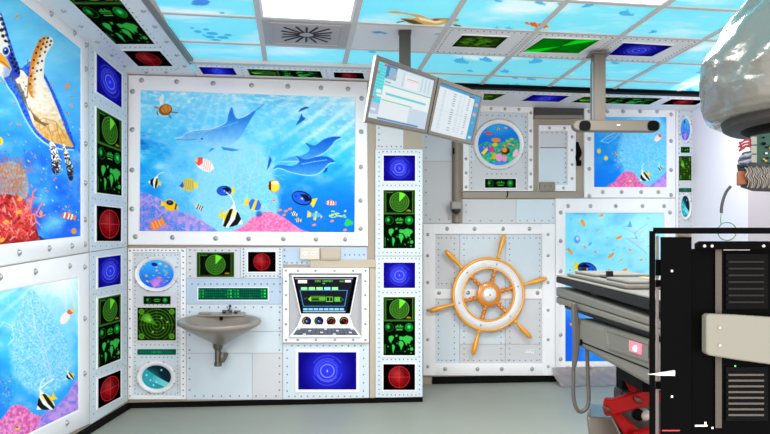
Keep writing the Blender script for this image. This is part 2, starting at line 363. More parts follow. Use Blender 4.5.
# ---- sea creatures
def fr(p, cx, cy, L, ang, flip=False):
    ca, sa = math.cos(math.radians(ang)), math.sin(math.radians(ang))
    def T(pts): return [(cx+L*((-x if flip else x)*ca-y*sa), cy+L*((-x if flip else x)*sa+y*ca)) for x, y in pts]
    return T
def body(rx, ry, n=18, dx=0, dy=0): return [(dx+rx*math.cos(2*PI*i/n), dy+ry*math.sin(2*PI*i/n)) for i in range(n)]
BODY = body(.36, .26, dx=-.08)
def fish(p, kind, cx, cy, L, ang=0, flip=False):       # head towards -x; L = length
    T = fr(p, cx, cy, L, ang, flip); K = (18, 18, 22); Wt = (245, 245, 240); Y = (250, 210, 20); O = (245, 130, 20)
    if kind == 'idol':
        p.line(T([(-.02, -.3), (.08, -.6), (.3, -.82), (.52, -.9)]), L*.06, Wt); p.poly(T([(-.12, -.28), (.0, -.5), (.1, -.6), (.16, -.3)]), Wt)
        p.poly(T([(.22, -.08), (.34, -.06), (.5, -.2), (.46, .0), (.52, .2), (.34, .1), (.22, .12)]), Y)
        sh = [(-.52, .06), (-.44, -.04), (-.32, -.2), (-.12, -.36), (.06, -.4), (.2, -.3), (.3, -.06), (.28, .12), (.22, .36), (.08, .44), (-.1, .34), (-.3, .2), (-.42, .12)]
        p.poly(T(sh), Wt, 1, True)
        p.poly(T([(-.4, -.1), (-.24, -.27), (-.13, -.34), (-.16, 0), (-.04, .36), (-.16, .31), (-.34, .17)]), K)
        p.poly(T([(.04, -.38), (.17, -.32), (.2, 0), (.2, .4), (.08, .44), (.02, .1)]), K)
        p.poly(T([(.19, -.3), (.3, -.06), (.28, .1), (.21, .3)]), Y); p.poly(T([(-.04, -.36), (.05, -.39), (.03, -.05), (-.06, -.05)]), (250, 236, 130))
    elif kind == 'tang':
        p.poly(T([(.28, -.04), (.55, -.2), (.5, .22), (.28, .06)]), Y); p.poly(T(body(.42, .28, dx=-.05)), K); p.poly(T(body(.38, .23, dx=-.06)), (24, 92, 220))
        p.poly(T([(-.2, -.12), (.1, -.2), (.35, -.03), (.1, .1), (.05, -.02)]), (8, 14, 60)); p.ell(*T([(-.3, 0)])[0], L*.03, L*.03, K); p.poly(T([(-.1, .02), (-.02, -.03), (0, .06)]), Y)
    elif kind == 'clown':
        p.poly(T([(.25, -.03), (.5, -.18), (.5, .18), (.25, .06)]), O); p.poly(T(body(.36, .2, dx=-.05)), (236, 92, 26))
        for x in (-.22, .04, .24): p.poly(T([(x-.04, -.18), (x+.05, -.18), (x+.05, .18), (x-.04, .18)]), Wt)
        p.poly(T([(-.1, -.16), (.05, -.3), (.2, -.14)]), O)
    elif kind == 'butter':                      # yellow with dark back patch
        p.poly(T([(.28, -.05), (.48, -.16), (.48, .14), (.28, .08)]), Y); p.poly(T([(-.5, .1), (-.25, -.18), (0, -.32), (.22, -.25), (.33, 0), (.2, .27), (-.1, .3), (-.3, .2)]), (250, 196, 20))
        p.poly(T(body(.2, .13, dx=.03, dy=-.12)), K); p.poly(T(body(.1, .05, dx=.05, dy=-.14)), (40, 80, 200)); p.poly(T([(-.36, -.1), (-.28, -.14), (-.28, .2), (-.35, .16)]), K)
    elif kind == 'round':
        p.poly(T(body(.42, .46, dx=0)), (236, 150, 50)); p.poly(T(body(.34, .38, dx=.04, dy=.02)), (255, 216, 60)); p.poly(T(body(.26, .14, dx=.06, dy=-.22)), (250, 240, 190))
        p.poly(T([(-.36, -.3), (-.22, -.36), (-.2, .3), (-.36, .26)]), (40, 30, 26)); p.poly(T([(-.5, -.02), (-.36, -.1), (-.36, .1)]), O)
    elif kind == 'angel':
        p.poly(T([(.25, -.06), (.5, -.2), (.5, .2), (.25, .08)]), Y); p.poly(T([(-.45, .1), (-.25, -.2), (.05, -.36), (.3, -.28), (.33, .0), (.28, .32), (-.05, .34), (-.3, .25)]), (226, 196, 60))
        for k in range(5): p.line(T([(-.2+.1*k, -.24), (-.12+.1*k, .26)]), L*.03, (70, 140, 160))
        p.poly(T([(-.45, .1), (-.28, -.14), (-.2, .1), (-.28, .22)]), (40, 90, 200))
    elif kind == 'white':
        p.poly(T([(-.5, .0), (-.3, -.22), (0, -.3), (.25, -.24), (.5, .05), (.3, .3), (0, .3), (-.3, .2)]), (250, 236, 232)); p.poly(T([(-.5, .0), (-.42, -.3), (-.2, -.34), (-.14, -.05), (-.3, .12)]), (238, 80, 90)); p.poly(T([(-.56, -.1), (-.42, -.26), (-.4, -.02)]), Y)
        for k in range(4): p.line(T([(-.05+.1*k, -.24), (-.02+.1*k, .24)]), L*.03, (226, 150, 140))
    elif kind == 'zebra':
        p.poly(T([(.22, -.1), (.42, -.25), (.42, .2), (.22, .1)]), Y); p.poly(T(body(.34, .28, dx=-.04)), Wt)
        for x in (-.26, -.04, .18): p.poly(T([(x-.05, -.24), (x+.06, -.26), (x+.06, .26), (x-.05, .24)]), K)
    elif kind == 'orange':
        p.poly(T([(.2, -.1), (.5, -.3), (.5, .3), (.2, .1)]), (240, 150, 40)); p.poly(T(body(.36, .28, dx=-.05)), (244, 128, 50))
        for x in (-.2, 0, .2): p.line(T([(x, -.2), (x, .2)]), L*.06, (250, 200, 150))
    elif kind == 'bluey':
        p.poly(T([(.2, -.1), (.52, -.26), (.5, .2), (.2, .1)]), Y); p.poly(T([(-.5, .05), (-.2, -.28), (.2, -.25), (.3, 0), (.15, .28), (-.25, .25)]), (40, 110, 220)); p.poly(T([(-.12, -.28), (.0, -.3), (.08, .3), (-.1, .3)]), Y); p.poly(T([(-.5, .02), (-.4, -.1), (-.38, .14)]), Y)
def specks(p, x0, y0, x1, y1, n, cols, s=(1, 3), seed=1, ang=None):
    r = random.Random(seed)
    for i in range(n):
        p.ell(r.uniform(x0, x1), r.uniform(y0, y1), r.uniform(*s), r.uniform(*s)*.45, r.choice(cols), r.uniform(.6, 1), ang=r.uniform(-90, 90) if ang is None else ang+r.uniform(-15, 15))
def water(p, top, mid, bot, y0, y1, seed=1, rays=None, streak=.3):
    t = (p.B-y0)/(y1-y0); c = np.where((t < .5)[..., None], mix(top, mid, t*2), mix(mid, bot, t*2-1)); p.C[:] = c
    n = fbm(p.A*.05, p.B*.09, seed, 5); p.blend(np.clip((n-.52)*3, 0, 1)*streak, (235, 250, 255)); p.blend(np.clip((.44-n)*3, 0, 1)*streak, (10, 110, 225))
def lattice(p, x0, y0, x1, y1, cx, cy, seed, col=(150, 215, 245), a=.8):
    idx = p.bb(x0, y0, x1, y1); x = p.A[idx]; y = p.B[idx]
    th = np.arctan2(y-cy, x-cx); rx, ry = (x1-x0)/2, (y1-y0)/2
    d = np.hypot((x-cx)/rx, (y-cy)/ry)+.13*(fbm(x*.12, y*.12, seed)-.5)*2
    tex = .5+.5*np.clip((fbm(x*.9, y*.9, seed+3)-.5)*3, -1, 1)
    p.blend(np.clip((.92-d)*8, 0, 1)*(a*(.55+.45*tex)), col, idx)
def fanveins(p, x, y, h, col, seed, w=.8, spread=.5, up=-90):
    r = random.Random(seed)
    def br(x, y, L, a, d):
        x2 = x+L*math.cos(math.radians(a)); y2 = y+L*math.sin(math.radians(a)); xm = (x+x2)/2+r.uniform(-.08, .08)*L; ym = (y+y2)/2
        p.line([(x, y), (xm, ym), (x2, y2)], w*(.55+.15*d), col, .75)
        if d > 0:
            br(x2, y2, L*.72, a-r.uniform(12, 40), d-1); br(x2, y2, L*.72, a+r.uniform(12, 40), d-1)
            if d > 1: br(xm, ym, L*.5, a+r.choice((-50, 50)), d-2)
    br(x, y, h*.36, up, 4)
def mound(p, pts, cols, seed, sc=.35):
    a, b, c = cols
    def tex(x, y):
        n = fbm(x*sc*1.6, y*sc*1.6, seed, 4); m = vn(x*sc*4, y*sc*4, seed+5)
        r = mix(a, b, (n-.35)*3.4); return r*(1-np.clip((m-.6)*2, 0, .8)[..., None])+np.array(c)*np.clip((m-.6)*2, 0, .8)[..., None]
    p.poly(pts, a, 1, True, tex)
def tr(pts, s, ox, oy): return [(x/s+ox, y/s+oy) for x, y in pts]
def dolphin(p, pts, back, belly, y0, y1):
    def tex(x, y): return mix(back, belly, (y-y0)/(y1-y0)+.25*(fbm(x*.3, y*.3, 8)-.5))
    p.poly(pts, back, 1, True, tex)
def back_mural(p):
    A, B = p.A, p.B
    water(p, (84, 204, 253), (44, 184, 252), (16, 136, 236), 88, 234, 3, streak=.55)
    p.blend(np.clip((A-258)/90, 0, 1)*np.clip((160-B)/55, 0, 1)*.75, (190, 240, 253)); n = fbm(A*.16+B*.1, B*.34-A*.1, 19, 4); p.blend(np.clip((n-.52)*5, 0, 1)*np.clip((175-B)/60, 0, 1)*.5, (228, 250, 255))
    p.ell(212, 108, 62, 26, (150, 228, 255), .65, soft=.8); p.ell(250, 150, 34, 26, (110, 214, 253), .6, soft=.9)
    k = A*.62+B*.78; rays = np.clip(np.sin(k*.42+2*vn(A*.02, B*.02, 1))-.1, 0, 1)*np.clip((A-255)/60, 0, 1)*np.clip((190-B)/70, 0, 1)
    p.blend(rays*.7, (225, 248, 255))
    k = (A-225)/(B-60); rays = np.clip(np.sin(k*34)-.2, 0, 1)*np.clip(1-abs(A-215)/75, 0, 1)*np.clip((200-B)/90, 0, 1); p.blend(rays*.35, (210, 246, 255))
    n = fbm(A*.18, B*.5, 9); p.blend(np.clip((n-.55)*5, 0, 1)*np.clip((118-B)/24, 0, 1)*.8, (235, 252, 255))
    n = fbm(A*.12+B*.05, B*.55, 12); p.blend(np.clip((.45-n)*5, 0, 1)*np.clip((160-A)/14, 0, 1)*np.clip(1-abs(B-145)/18, 0, 1), (20, 110, 200))
    p.blend(np.clip((A-262)/20, 0, 1)*np.clip((B-165)/40, 0, 1)*.75, (6, 104, 220))
    lattice(p, 156, 124, 236, 250, 196, 190, 4, (132, 212, 248), .75); lattice(p, 186, 128, 286, 258, 236, 193, 5, (150, 220, 248), 1.)
    fanveins(p, 222, 226, 90, (205, 200, 238), 4, .9, up=-72); fanveins(p, 250, 226, 80, (175, 222, 250), 6, .7, up=-95); fanveins(p, 195, 226, 80, (150, 212, 248), 8, .7, up=-100)
    mound(p, [(138, 196), (146, 193), (156, 197), (168, 203), (176, 210), (190, 214), (204, 222), (214, 234), (138, 234)], ((90, 140, 232), (186, 150, 224), (226, 180, 232)), 6, .16)
    mound(p, [(138, 206), (150, 204), (163, 214), (178, 226), (186, 234), (138, 234)], ((60, 130, 228), (160, 136, 220), (214, 160, 226)), 9, .2)
    mound(p, [(226, 234), (240, 228), (256, 215), (269, 211.5), (283, 217), (300, 229), (309, 234)], ((236, 96, 160), (246, 150, 190), (190, 120, 220)), 7, .4)
    p.ell(322, 231, 4, 5, (20, 120, 170), .8, soft=.4); p.ell(259, 214, 3, 3, (16, 90, 170), .8, soft=.4)
    # dolphins
    D = tr([(213, 292), (255, 285), (270, 268), (320, 250), (400, 242), (450, 228), (495, 203), (506, 160), (525, 118), (538, 158), (556, 182), (595, 172), (640, 146), (655, 142), (632, 180), (602, 230), (570, 285), (520, 322), (470, 340), (420, 336), (350, 320), (300, 306), (240, 304)], 5.425, 135, 85)
    dolphin(p, [(x, y-.7) for x, y in D], (205, 236, 252), (205, 236, 252), 110, 140); dolphin(p, D, (34, 126, 226), (150, 216, 252), 116, 148)
    p.poly(tr([(465, 335), (520, 343), (572, 353), (530, 360), (480, 352)], 5.425, 135, 85), (50, 140, 226)); p.poly(tr([(398, 366), (414, 342), (436, 344)], 5.425, 135, 85), (50, 140, 226))
    p.ell(202, 138.8, 1, .8, (20, 50, 110)); p.line(tr([(230, 296), (290, 298), (335, 294)], 5.425, 135, 85), .5, (30, 90, 180))
    p.line([(251, 113), (258, 109), (264, 104)], 1.1, (60, 120, 200), .8); p.line(tr([(300, 262), (380, 252), (480, 225), (560, 200)], 5.425, 135, 85), 1.4, (150, 215, 252), .5)
    for q in ([(355, 212), (400, 196), (440, 190), (472, 168), (455, 140), (492, 150), (530, 125), (568, 114), (598, 117), (575, 130), (555, 155), (530, 178), (490, 195), (440, 210), (400, 212)],
              [(325, 246), (345, 228), (400, 232), (430, 215), (415, 190), (452, 206), (500, 195), (545, 195), (573, 215), (548, 222), (530, 242), (500, 264), (460, 268), (400, 257), (350, 240)]):
        q = tr(q, 4.01, 192, 108); ys = [v[1] for v in q]; dolphin(p, [(x+.3, y+1) for x, y in q], (150, 215, 250), (150, 215, 250), 0, 1); dolphin(p, q, (18, 96, 206), (84, 176, 240), min(ys)+4, max(ys)+4)
    p.line(tr([(440, 225), (490, 215), (540, 208)], 4.01, 192, 108), 1.2, (150, 220, 255), .7); p.poly(tr([(526, 262), (535, 240), (546, 238), (540, 255)], 4.01, 192, 108), (16, 80, 180))
    p.poly(tr([(424, 18), (436, 2), (455, -6), (472, -2), (448, 8)], 4.01, 192, 108), (20, 100, 200)); p.poly(tr([(415, 70), (428, 48), (440, 20), (444, 34), (456, 42), (440, 56)], 4.01, 192, 108), (20, 100, 200))
    p.poly(tr([(300, 250), (306, 215), (312, 190), (320, 210), (310, 235)], 4.01, 192, 108), (20, 90, 200))
    specks(p, 270, 130, 350, 180, 46, [(40, 120, 200), (20, 90, 180)], (.3, .7), 3)
    # turtle
    p.poly([(160, 105), (159, 98), (163, 94), (164, 96), (163, 104), (166, 107)], (230, 240, 240)); p.poly([(153, 107), (156, 106), (160, 108), (158, 109)], (200, 120, 60))
    p.ell(165.5, 109.8, 6.8, 5.6, (150, 84, 30), ang=-12); p.ell(166, 109, 5, 4, (214, 138, 52), ang=-12); p.line([(162, 106), (166, 113)], .6, (120, 60, 24)); p.line([(168, 105), (168, 113)], .6, (120, 60, 24))
    for a, b in [((157, 112), (158, 115)), ((171, 112), (177.5, 112.8)), ((169, 115), (171, 118))]: p.line([a, b], 1.5, (90, 90, 100))
    # fish
    fish(p, 'white', 205, 165, 20, 14); fish(p, 'idol', 155, 182.5, 13, 12); fish(p, 'angel', 188, 184.5, 19, 4)
    fish(p, 'butter', 170, 205, 19, 10, True); fish(p, 'zebra', 199.5, 207.5, 10, 25, True); fish(p, 'tang', 225, 190.7, 18, -2)
    fish(p, 'idol', 231, 218, 25, 20, True); fish(p, 'bluey', 254, 204.5, 19, 16, True); fish(p, 'round', 274, 186, 14, 0)
    fish(p, 'tang', 303, 198.5, 25, 18); fish(p, 'clown', 330.5, 203, 11.5, 4); fish(p, 'orange', 156.5, 224.5, 17, -24); fish(p, 'zebra', 294, 213.8, 8, 25); fish(p, 'zebra', 298, 220, 8, 10)
    fish(p, 'bluey', 315, 215.5, 15, 8, True); p.ell(316, 215, 5, 2.4, (90, 190, 220), .8)
    for x, y in [(280, 210), (286, 211), (290, 209), (284, 215), (274, 200.5), (332, 221), (314, 225), (345, 230)]: p.ell(x, y, 2, 1, (250, 140, 30), ang=-20)
    for i in range(26): r = random.Random(i); p.ell(328+r.random()*18, 210.5+r.random()*7, 1.2, .5, (190, 230, 60), ang=-10)
    for x, y in [(348, 221), (351, 223), (347, 224)]: p.ell(x, y, 2.6, 2.2, (40, 190, 90))
def turtle_mural(p):
    A, B = p.A, p.B
    water(p, (96, 205, 250), (62, 170, 250), (20, 96, 232), 0, 250, 7, streak=.35)
    p.ell(46, 62, 40, 46, (150, 226, 252), .5, soft=.9)
    n = fbm(A*.07, B*.07, 21); p.blend(np.clip((n-.46)*5, 0, 1)*np.clip((B-130)/40, 0, 1)*.8, (24, 92, 228)); p.blend(np.clip((.42-n)*5, 0, 1)*np.clip((B-150)/40, 0, 1)*.5, (110, 200, 250))
    p.ell(8, 22, 40, 26, (120, 216, 252), .4, soft=.9)
    specks(p, -10, 80, 82, 230, 60, [(240, 140, 40), (214, 150, 90), (232, 120, 40)], (.7, 2.2), 5); specks(p, 20, 120, 82, 230, 60, [(225, 245, 255), (160, 215, 250)], (.4, 1.5), 6, 60); specks(p, 0, 150, 82, 230, 24, [(30, 110, 220)], (1, 2.6), 8)
    p.poly([(14.5, 20), (16.5, 14.5), (19, 15), (18, 17.5), (16, 18)], (240, 160, 60)); p.poly([(64, 86), (67, 83), (71, 86), (68, 88)], (235, 150, 60)); p.poly([(69, 104), (73, 105), (72, 108)], (240, 150, 50)); p.ell(0, 141, 3, 4, (250, 210, 30))
    # turtle: halo, shell edge, belly, head, flippers
    halo = [(0, 62), (6, 82), (16, 97), (24, 115), (36, 134), (52, 146), (70, 149), (75, 146), (68, 124), (58, 100), (48, 80), (44, 74), (30, 62), (20, 68), (12, 46), (0, 12)]
    p.poly([(x-1, y+1.5) for x, y in halo], (170, 226, 252), .9, True)
    p.poly(halo, (26, 76, 214), 1, True, lambda x, y: mix((20, 60, 200), (70, 150, 250), vn(x*.7, y*.7, 3)))
    bel = [(14, 74), (22, 70), (30, 78), (44, 78), (52, 94), (60, 113), (68, 134), (73.5, 146.5), (62, 145), (46, 139), (34, 126), (27, 108), (20, 92)]
    p.poly(bel, (245, 225, 190), 1, True, lambda x, y: mix((250, 240, 225), (226, 160, 60), np.clip((y-106)/40, 0, .8)+1.1*(fbm(x*.4, y*.4, 4)-.5)))
    p.poly([(27, 96), (32, 112), (42, 122), (50, 124), (44, 126), (34, 120)], (120, 84, 40), .8)
    p.poly([(20, 84), (26, 98), (27, 106), (22, 98), (14, 82)], (96, 90, 90), .7)
    for q in ([(34, 122), (44, 118), (56, 122), (66, 138)], [(38, 132), (46, 126), (50, 132), (58, 130)], [(46, 118), (50, 132), (52, 140)], [(56, 122), (58, 132), (62, 143)], [(38, 116), (40, 130)]): p.line(q, .8, (190, 120, 36), .8)
    specks(p, 20, 76, 27, 104, 20, [(60, 56, 60)], (.5, 1.4), 2)
    hd = [(0, 15), (3, 24), (7, 38), (11, 50), (17, 61), (20, 70), (19, 77), (12, 78), (4, 76), (-6, 70), (-8, 30)]
    p.poly(hd, (230, 225, 215), 1, True, lambda x, y: mix((245, 240, 230), (40, 70, 190), (x+y*.2-16)/3.5+.6*(vn(x*.5, y*.5, 2)-.5)))
    K2 = (16, 18, 30)
    for x, y, a, c_ in [(1, 19, 2.2, 2), (3, 24, 2, 1.8), (1.5, 30, 2, 2), (4.5, 29, 1.8, 1.6), (3, 36, 2, 1.7), (6.5, 35, 1.7, 1.6), (5.5, 41, 1.8, 1.4), (8.8, 41.5, 1.6, 1.8), (9, 47, 1.2, 1.8), (11, 50, 1.6, 1.6), (12.5, 54.5, 1.9, 1.6), (11, 58, 1.6, 1.5), (14.5, 59, 1.7, 1.7), (12.5, 62.5, 1.7, 1.6), (16.5, 63.5, 1.6, 1.9), (14.5, 66.5, 1.9, 1.6), (18, 68.5, 1.5, 1.9), (16, 71, 1.6, 1.5), (19, 73, 1.3, 1.4)]: p.ell(x, y, a, c_, K2, .95, ang=30)
    p.line([(0, 17), (8, 40), (12, 51), (20, 69)], .6, (90, 150, 245), .8); specks(p, 2, 72, 16, 84, 22, [(120, 110, 100), (90, 90, 110)], (.6, 1.5), 12)
    p.line([(13, 76), (17, 86), (23, 97), (29, 110)], 2.2, (110, 100, 96), .6); p.line([(27, 98), (28, 88), (28.5, 78)], 1.2, (70, 50, 30), .8); p.line([(29, 108), (36, 120), (46, 126)], 1., (120, 80, 40), .8)
    p.line([(26, 64), (29, 60), (32, 61)], 1.4, (225, 240, 252), .9); specks(p, 26, 60, 33, 64, 6, [K2], (.6, 1.), 3); p.line([(43, 74), (51, 90), (60, 112), (68, 133), (74, 145)], 2.6, (24, 70, 210), .9); specks(p, 46, 80, 56, 98, 16, [(90, 170, 250)], (.4, 1), 4); specks(p, 56, 104, 68, 128, 12, [(90, 170, 250)], (.4, 1), 5)
    p.poly([(-4, 56), (3, 55), (8, 60), (12, 69), (9, 76), (3, 78), (-4, 74)], (250, 246, 236), .6)
    p.poly([(-2, 52), (3, 54), (7, 60), (11, 69), (4, 66), (-4, 60)], (244, 170, 50)); p.line([(-2, 60), (4, 63), (10, 69)], .9, (120, 60, 30)); p.ell(5.6, 51, 4.2, 5, (235, 240, 250)); p.ell(5.8, 51, 3.2, 4, (40, 90, 220)); p.ell(6.2, 51.4, 1.7, 2.4, (10, 14, 40)); p.ell(5.3, 49.8, .8, .8, (255, 255, 255))
    fl = [(28.5, 84), (29.5, 70), (32, 57), (36, 46), (41, 38.5), (47, 36), (52.5, 38.5), (53, 44), (49, 50), (45.5, 57), (44, 68), (43.5, 84), (41, 97), (34, 99), (29, 93)]
    p.poly(fl, (250, 240, 225), 1, True, lambda x, y: mix((226, 132, 30), (250, 240, 225), (x-30-.42*np.clip(70-y, 0, 34))/6+.7*(vn(x*.6, y*.6, 6)-.5)))
    r = random.Random(4)
    for x, y in [(40, 41), (44, 38.5), (48, 38), (51, 41), (47, 42), (43, 44), (50, 45), (46, 47), (38, 47), (41, 49), (45, 52), (36, 53), (40, 56), (34, 60), (38, 63), (42, 61), (33, 68), (37, 71), (31, 76), (35, 79), (41, 70), (30, 84)]:
        p.ell(x, y, 1.25, 1.0, (24, 24, 34), ang=-50)
    for pts, sd in (([(49.5, 142), (54, 143), (58, 152), (60.5, 163), (59.5, 172), (55, 174.5), (51.5, 168), (51, 154)], 1), ([(62.5, 145.5), (66, 146), (70, 158), (73.5, 170), (72.5, 180), (68.5, 178.5), (66, 166)], 2)):
        p.poly(pts, (240, 236, 225), 1, True, lambda x, y: mix((245, 238, 220), (20, 24, 60), (y-150)/20+2.2*(vn(x*.9, y*.9, sd)-.5)))
    # coral
    p.poly([(-12, 166), (2, 163), (14, 162), (24, 170), (28, 184), (27, 196), (18, 200), (-12, 200)], (224, 190, 130), .6, True, lambda x, y: mix((200, 200, 190), (236, 150, 60), fbm(x*.5, y*.5, 5)*2.6-.7))
    for k in range(5): fanveins(p, -2+k*5, 200, 44, (206, 92, 30), 10+k, .8, up=-84-k*3+6)
    p.blend(np.clip(1-np.hypot((A-54)/14, (B-222)/14), 0, 1)*.7, (140, 225, 240)); p.poly([(20, 242), (27, 226), (33, 232), (46, 240), (44, 244)], (24, 24, 34), .8)
    mound(p, [(-14, 200), (-4, 196), (6, 194), (16, 196), (24, 199), (28, 208), (34, 220), (38, 234), (36, 246), (-14, 252)], ((150, 26, 30), (214, 70, 62), (70, 24, 24)), 11, .14)
    r = random.Random(14)
    for i in range(120):
        x, y = r.uniform(-8, 33), 200+i*.34; a = r.uniform(-2.5, -.6); L = r.uniform(4, 9); x2, y2 = x+L*math.cos(a), y+L*math.sin(a)
        c = r.choice([(236, 92, 84), (220, 60, 56), (244, 150, 140), (200, 44, 44)]); p.line([(x, y), (x2, y2)], r.uniform(1.4, 2.4), c, .95); p.line([((x+x2)/2, (y+y2)/2), ((x+x2)/2+L*.4*math.cos(a-1), (y+y2)/2+L*.4*math.sin(a-1))], 1.3, c, .9)
    for q in ([(24, 214), (31, 206), (33, 192), (36, 189)], [(31, 206), (29, 200)], [(26, 216), (36, 214), (40, 206), (43, 203)], [(34, 214), (40, 217), (45, 215)], [(34, 214), (36, 221), (40, 225)], [(33, 197), (37, 198)]): p.line(q, 2.2, (236, 100, 100)); p.line(q, .8, (250, 170, 160), .8)
    for x, y in [(20, 199), (6, 222), (19, 212), (2, 240)]: p.ell(x, y, 3, 2, (245, 170, 60), .9, ang=-30)
    fish(p, 'clown', 68, 216, 16, 14); p.ell(74, 231, 2.5, 3, (240, 150, 50)); p.ell(41, 213, 1.5, 3, (240, 150, 90))
def fan_mural(p):
    A, B = p.A, p.B; water(p, (130, 220, 252), (60, 190, 250), (30, 140, 240), 285, 430, 13, streak=.35)
    p.ell(62, 280, 26, 26, (255, 255, 255), .9, soft=.9); th = np.arctan2(B-262, A-64); p.blend(np.clip(np.sin(th*34)-.1, 0, 1)*np.clip((350-B)/60, 0, 1)*.5, (235, 250, 255))
    p.blend(np.clip((16-A)/26, 0, 1)*np.clip((B-350)/30, 0, 1)*.8, (30, 120, 240))
    lattice(p, 8, 286, 86, 410, 42, 345, 15, (150, 222, 248), .8); p.poly([(10, 345), (18, 312), (26, 294), (32, 289), (40, 298), (54, 318), (68, 345), (66, 380), (50, 392), (22, 384)], (160, 226, 250), .75, True, lambda x, y: mix((90, 190, 240), (190, 236, 250), (fbm(x*.8, y*.8, 7)-.3)*2.2))
    fanveins(p, 52, 382, 96, (200, 226, 252), 3, 1., up=-108); p.line([(52, 380), (46, 352), (36, 330), (22, 318)], 1.1, (205, 215, 245)); p.line([(46, 352), (54, 338), (60, 330)], .8, (205, 225, 250)); p.line([(36, 330), (33, 312), (30, 298)], .8, (215, 232, 252))
    p.line([(-4, 330), (4, 322), (12, 326), (14, 338), (8, 345)], 1, (225, 246, 255), .8)
    specks(p, 0, 376, 14, 408, 30, [(220, 190, 60), (60, 90, 90), (240, 220, 120)], (.5, 1.2), 3); specks(p, 10, 330, 40, 380, 20, [(50, 150, 220)], (.4, 1), 9)
    mound(p, [(-20, 428), (0, 420), (12, 406), (24, 406), (34, 414), (46, 418), (54, 436), (-20, 470)], ((222, 84, 160), (240, 150, 200), (120, 110, 220)), 17, .28)
    mound(p, [(40, 418), (56, 406), (66, 396), (76, 380), (84, 374), (84, 420), (60, 440), (40, 440)], ((130, 120, 224), (190, 150, 230), (220, 170, 240)), 18, .16)
    fish(p, 'idol', 46, 402, 23, -34); p.line([(41, 388), (47, 383), (54, 379)], 1.6, (245, 245, 245)); fish(p, 'idol', 70, 376, 10, -34)
    p.ell(65, 318, 7, 4, (245, 235, 230), ang=-58); p.ell(70, 312, 3, 2.4, (240, 90, 90)); p.ell(72.5, 310, 2, 2, (250, 210, 40)); fish(p, 'butter', 17, 428, 6)
def reef_mural(p):                                 # upper right mural
    A, B = p.A, p.B; water(p, (30, 150, 246), (26, 150, 246), (18, 120, 236), 105, 188, 23, streak=.25)
    p.ell(630, 112, 30, 18, (150, 225, 252), .7, soft=.9); lattice(p, 616, 104, 678, 200, 646, 152, 25, (130, 216, 250), 1.); fanveins(p, 650, 176, 60, (170, 205, 245), 5, .7, up=-95)
    p.line([(601, 141), (608, 136), (617, 132), (622, 128)], 1.2, (170, 225, 252), .9); p.line([(601, 141), (608, 143), (615, 138), (621, 131)], 1., (170, 225, 252), .8); p.line([(606, 140), (614, 136)], .8, (150, 215, 250))
    fish(p, 'round', 599, 151, 5, 0); fish(p, 'round', 606, 158, 5, 0); p.ell(599, 151, 2, 2.4, (240, 210, 60)); p.ell(606, 158, 2, 2.4, (240, 210, 60)); specks(p, 612, 150, 626, 168, 34, [(220, 220, 120), (60, 90, 100), (230, 235, 220)], (.4, 1), 3); fish(p, 'zebra', 616, 153, 5, 50)
    mound(p, [(604, 188), (614, 182), (620, 175), (628, 171), (635, 174), (641, 183), (650, 186), (656, 189), (604, 189)], ((214, 80, 160), (236, 130, 190), (190, 140, 120)), 27, .4)
    mound(p, [(648, 189), (656, 181), (662, 176), (668, 171), (668, 189)], ((120, 130, 228), (200, 140, 226), (220, 150, 220)), 28, .2)
    fish(p, 'idol', 645, 176.5, 12.5, -34); fish(p, 'idol', 660.5, 168, 5.5, -34); fish(p, 'white', 658, 138, 9, -28, True); p.ell(630, 181, 1.6, 1.2, (240, 200, 60))
def ray_mural(p):                                  # lower right mural
    A, B = p.A, p.B; water(p, (120, 214, 246), (130, 226, 250), (40, 140, 240), 205, 350, 33, streak=.4)
    t = np.clip((B-295)/30, 0, 1)*np.clip((600-A)/30, 0, 1); p.blend(t, (20, 100, 235)); p.ell(650, 240, 30, 34, (200, 245, 255), .6, soft=.9)
    p.poly([(622, 227), (640, 231), (646, 228), (642, 234), (636, 234), (628, 230)], (175, 222, 250)); p.poly([(622, 227), (628, 226), (630, 220), (632, 227)], (90, 150, 240)); p.line([(622, 227), (634, 233), (647, 224)], .8, (130, 190, 246))
    p.poly([(626, 238), (636, 238), (635, 234), (638, 239)], (100, 155, 240)); p.poly([(626, 238), (638, 246), (646, 240), (638, 241)], (175, 218, 250)); p.line([(626, 238), (638, 246), (647, 254)], .8, (120, 180, 244))
    for x, y, a, s in [(583, 223, 62, 4.2), (601, 215.5, -25, 2.6), (598, 230, -40, 1.8), (619, 237.5, -20, 3.4), (570, 251, 55, 4), (585, 247, 40, 2), (595.5, 252, 40, 2), (611, 255.5, -38, 3.8), (621, 260, -20, 1.6), (624, 271, -40, 4), (630, 250, 30, 2), (641, 260, -15, 2), (609, 270, 60, 1.5), (570, 270, 20, 1.6), (585, 292, 60, 2.5), (572, 325, 40, 3), (569, 300, 60, 2), (575, 345, 60, 3)]: p.ell(x, y, s, s*.42, (244, 150, 44), ang=a)
    specks(p, 566, 215, 650, 280, 26, [(90, 180, 240)], (.5, 1.8), 7, -20); p.ell(577, 239.5, 3, 4, (90, 160, 235)); p.ell(577.5, 238.5, 1.5, 2, (190, 225, 250)); p.ell(590, 244, 2.4, 1, (90, 170, 240), ang=-40)
    fish(p, 'tang', 586, 268.5, 23, 14, True)
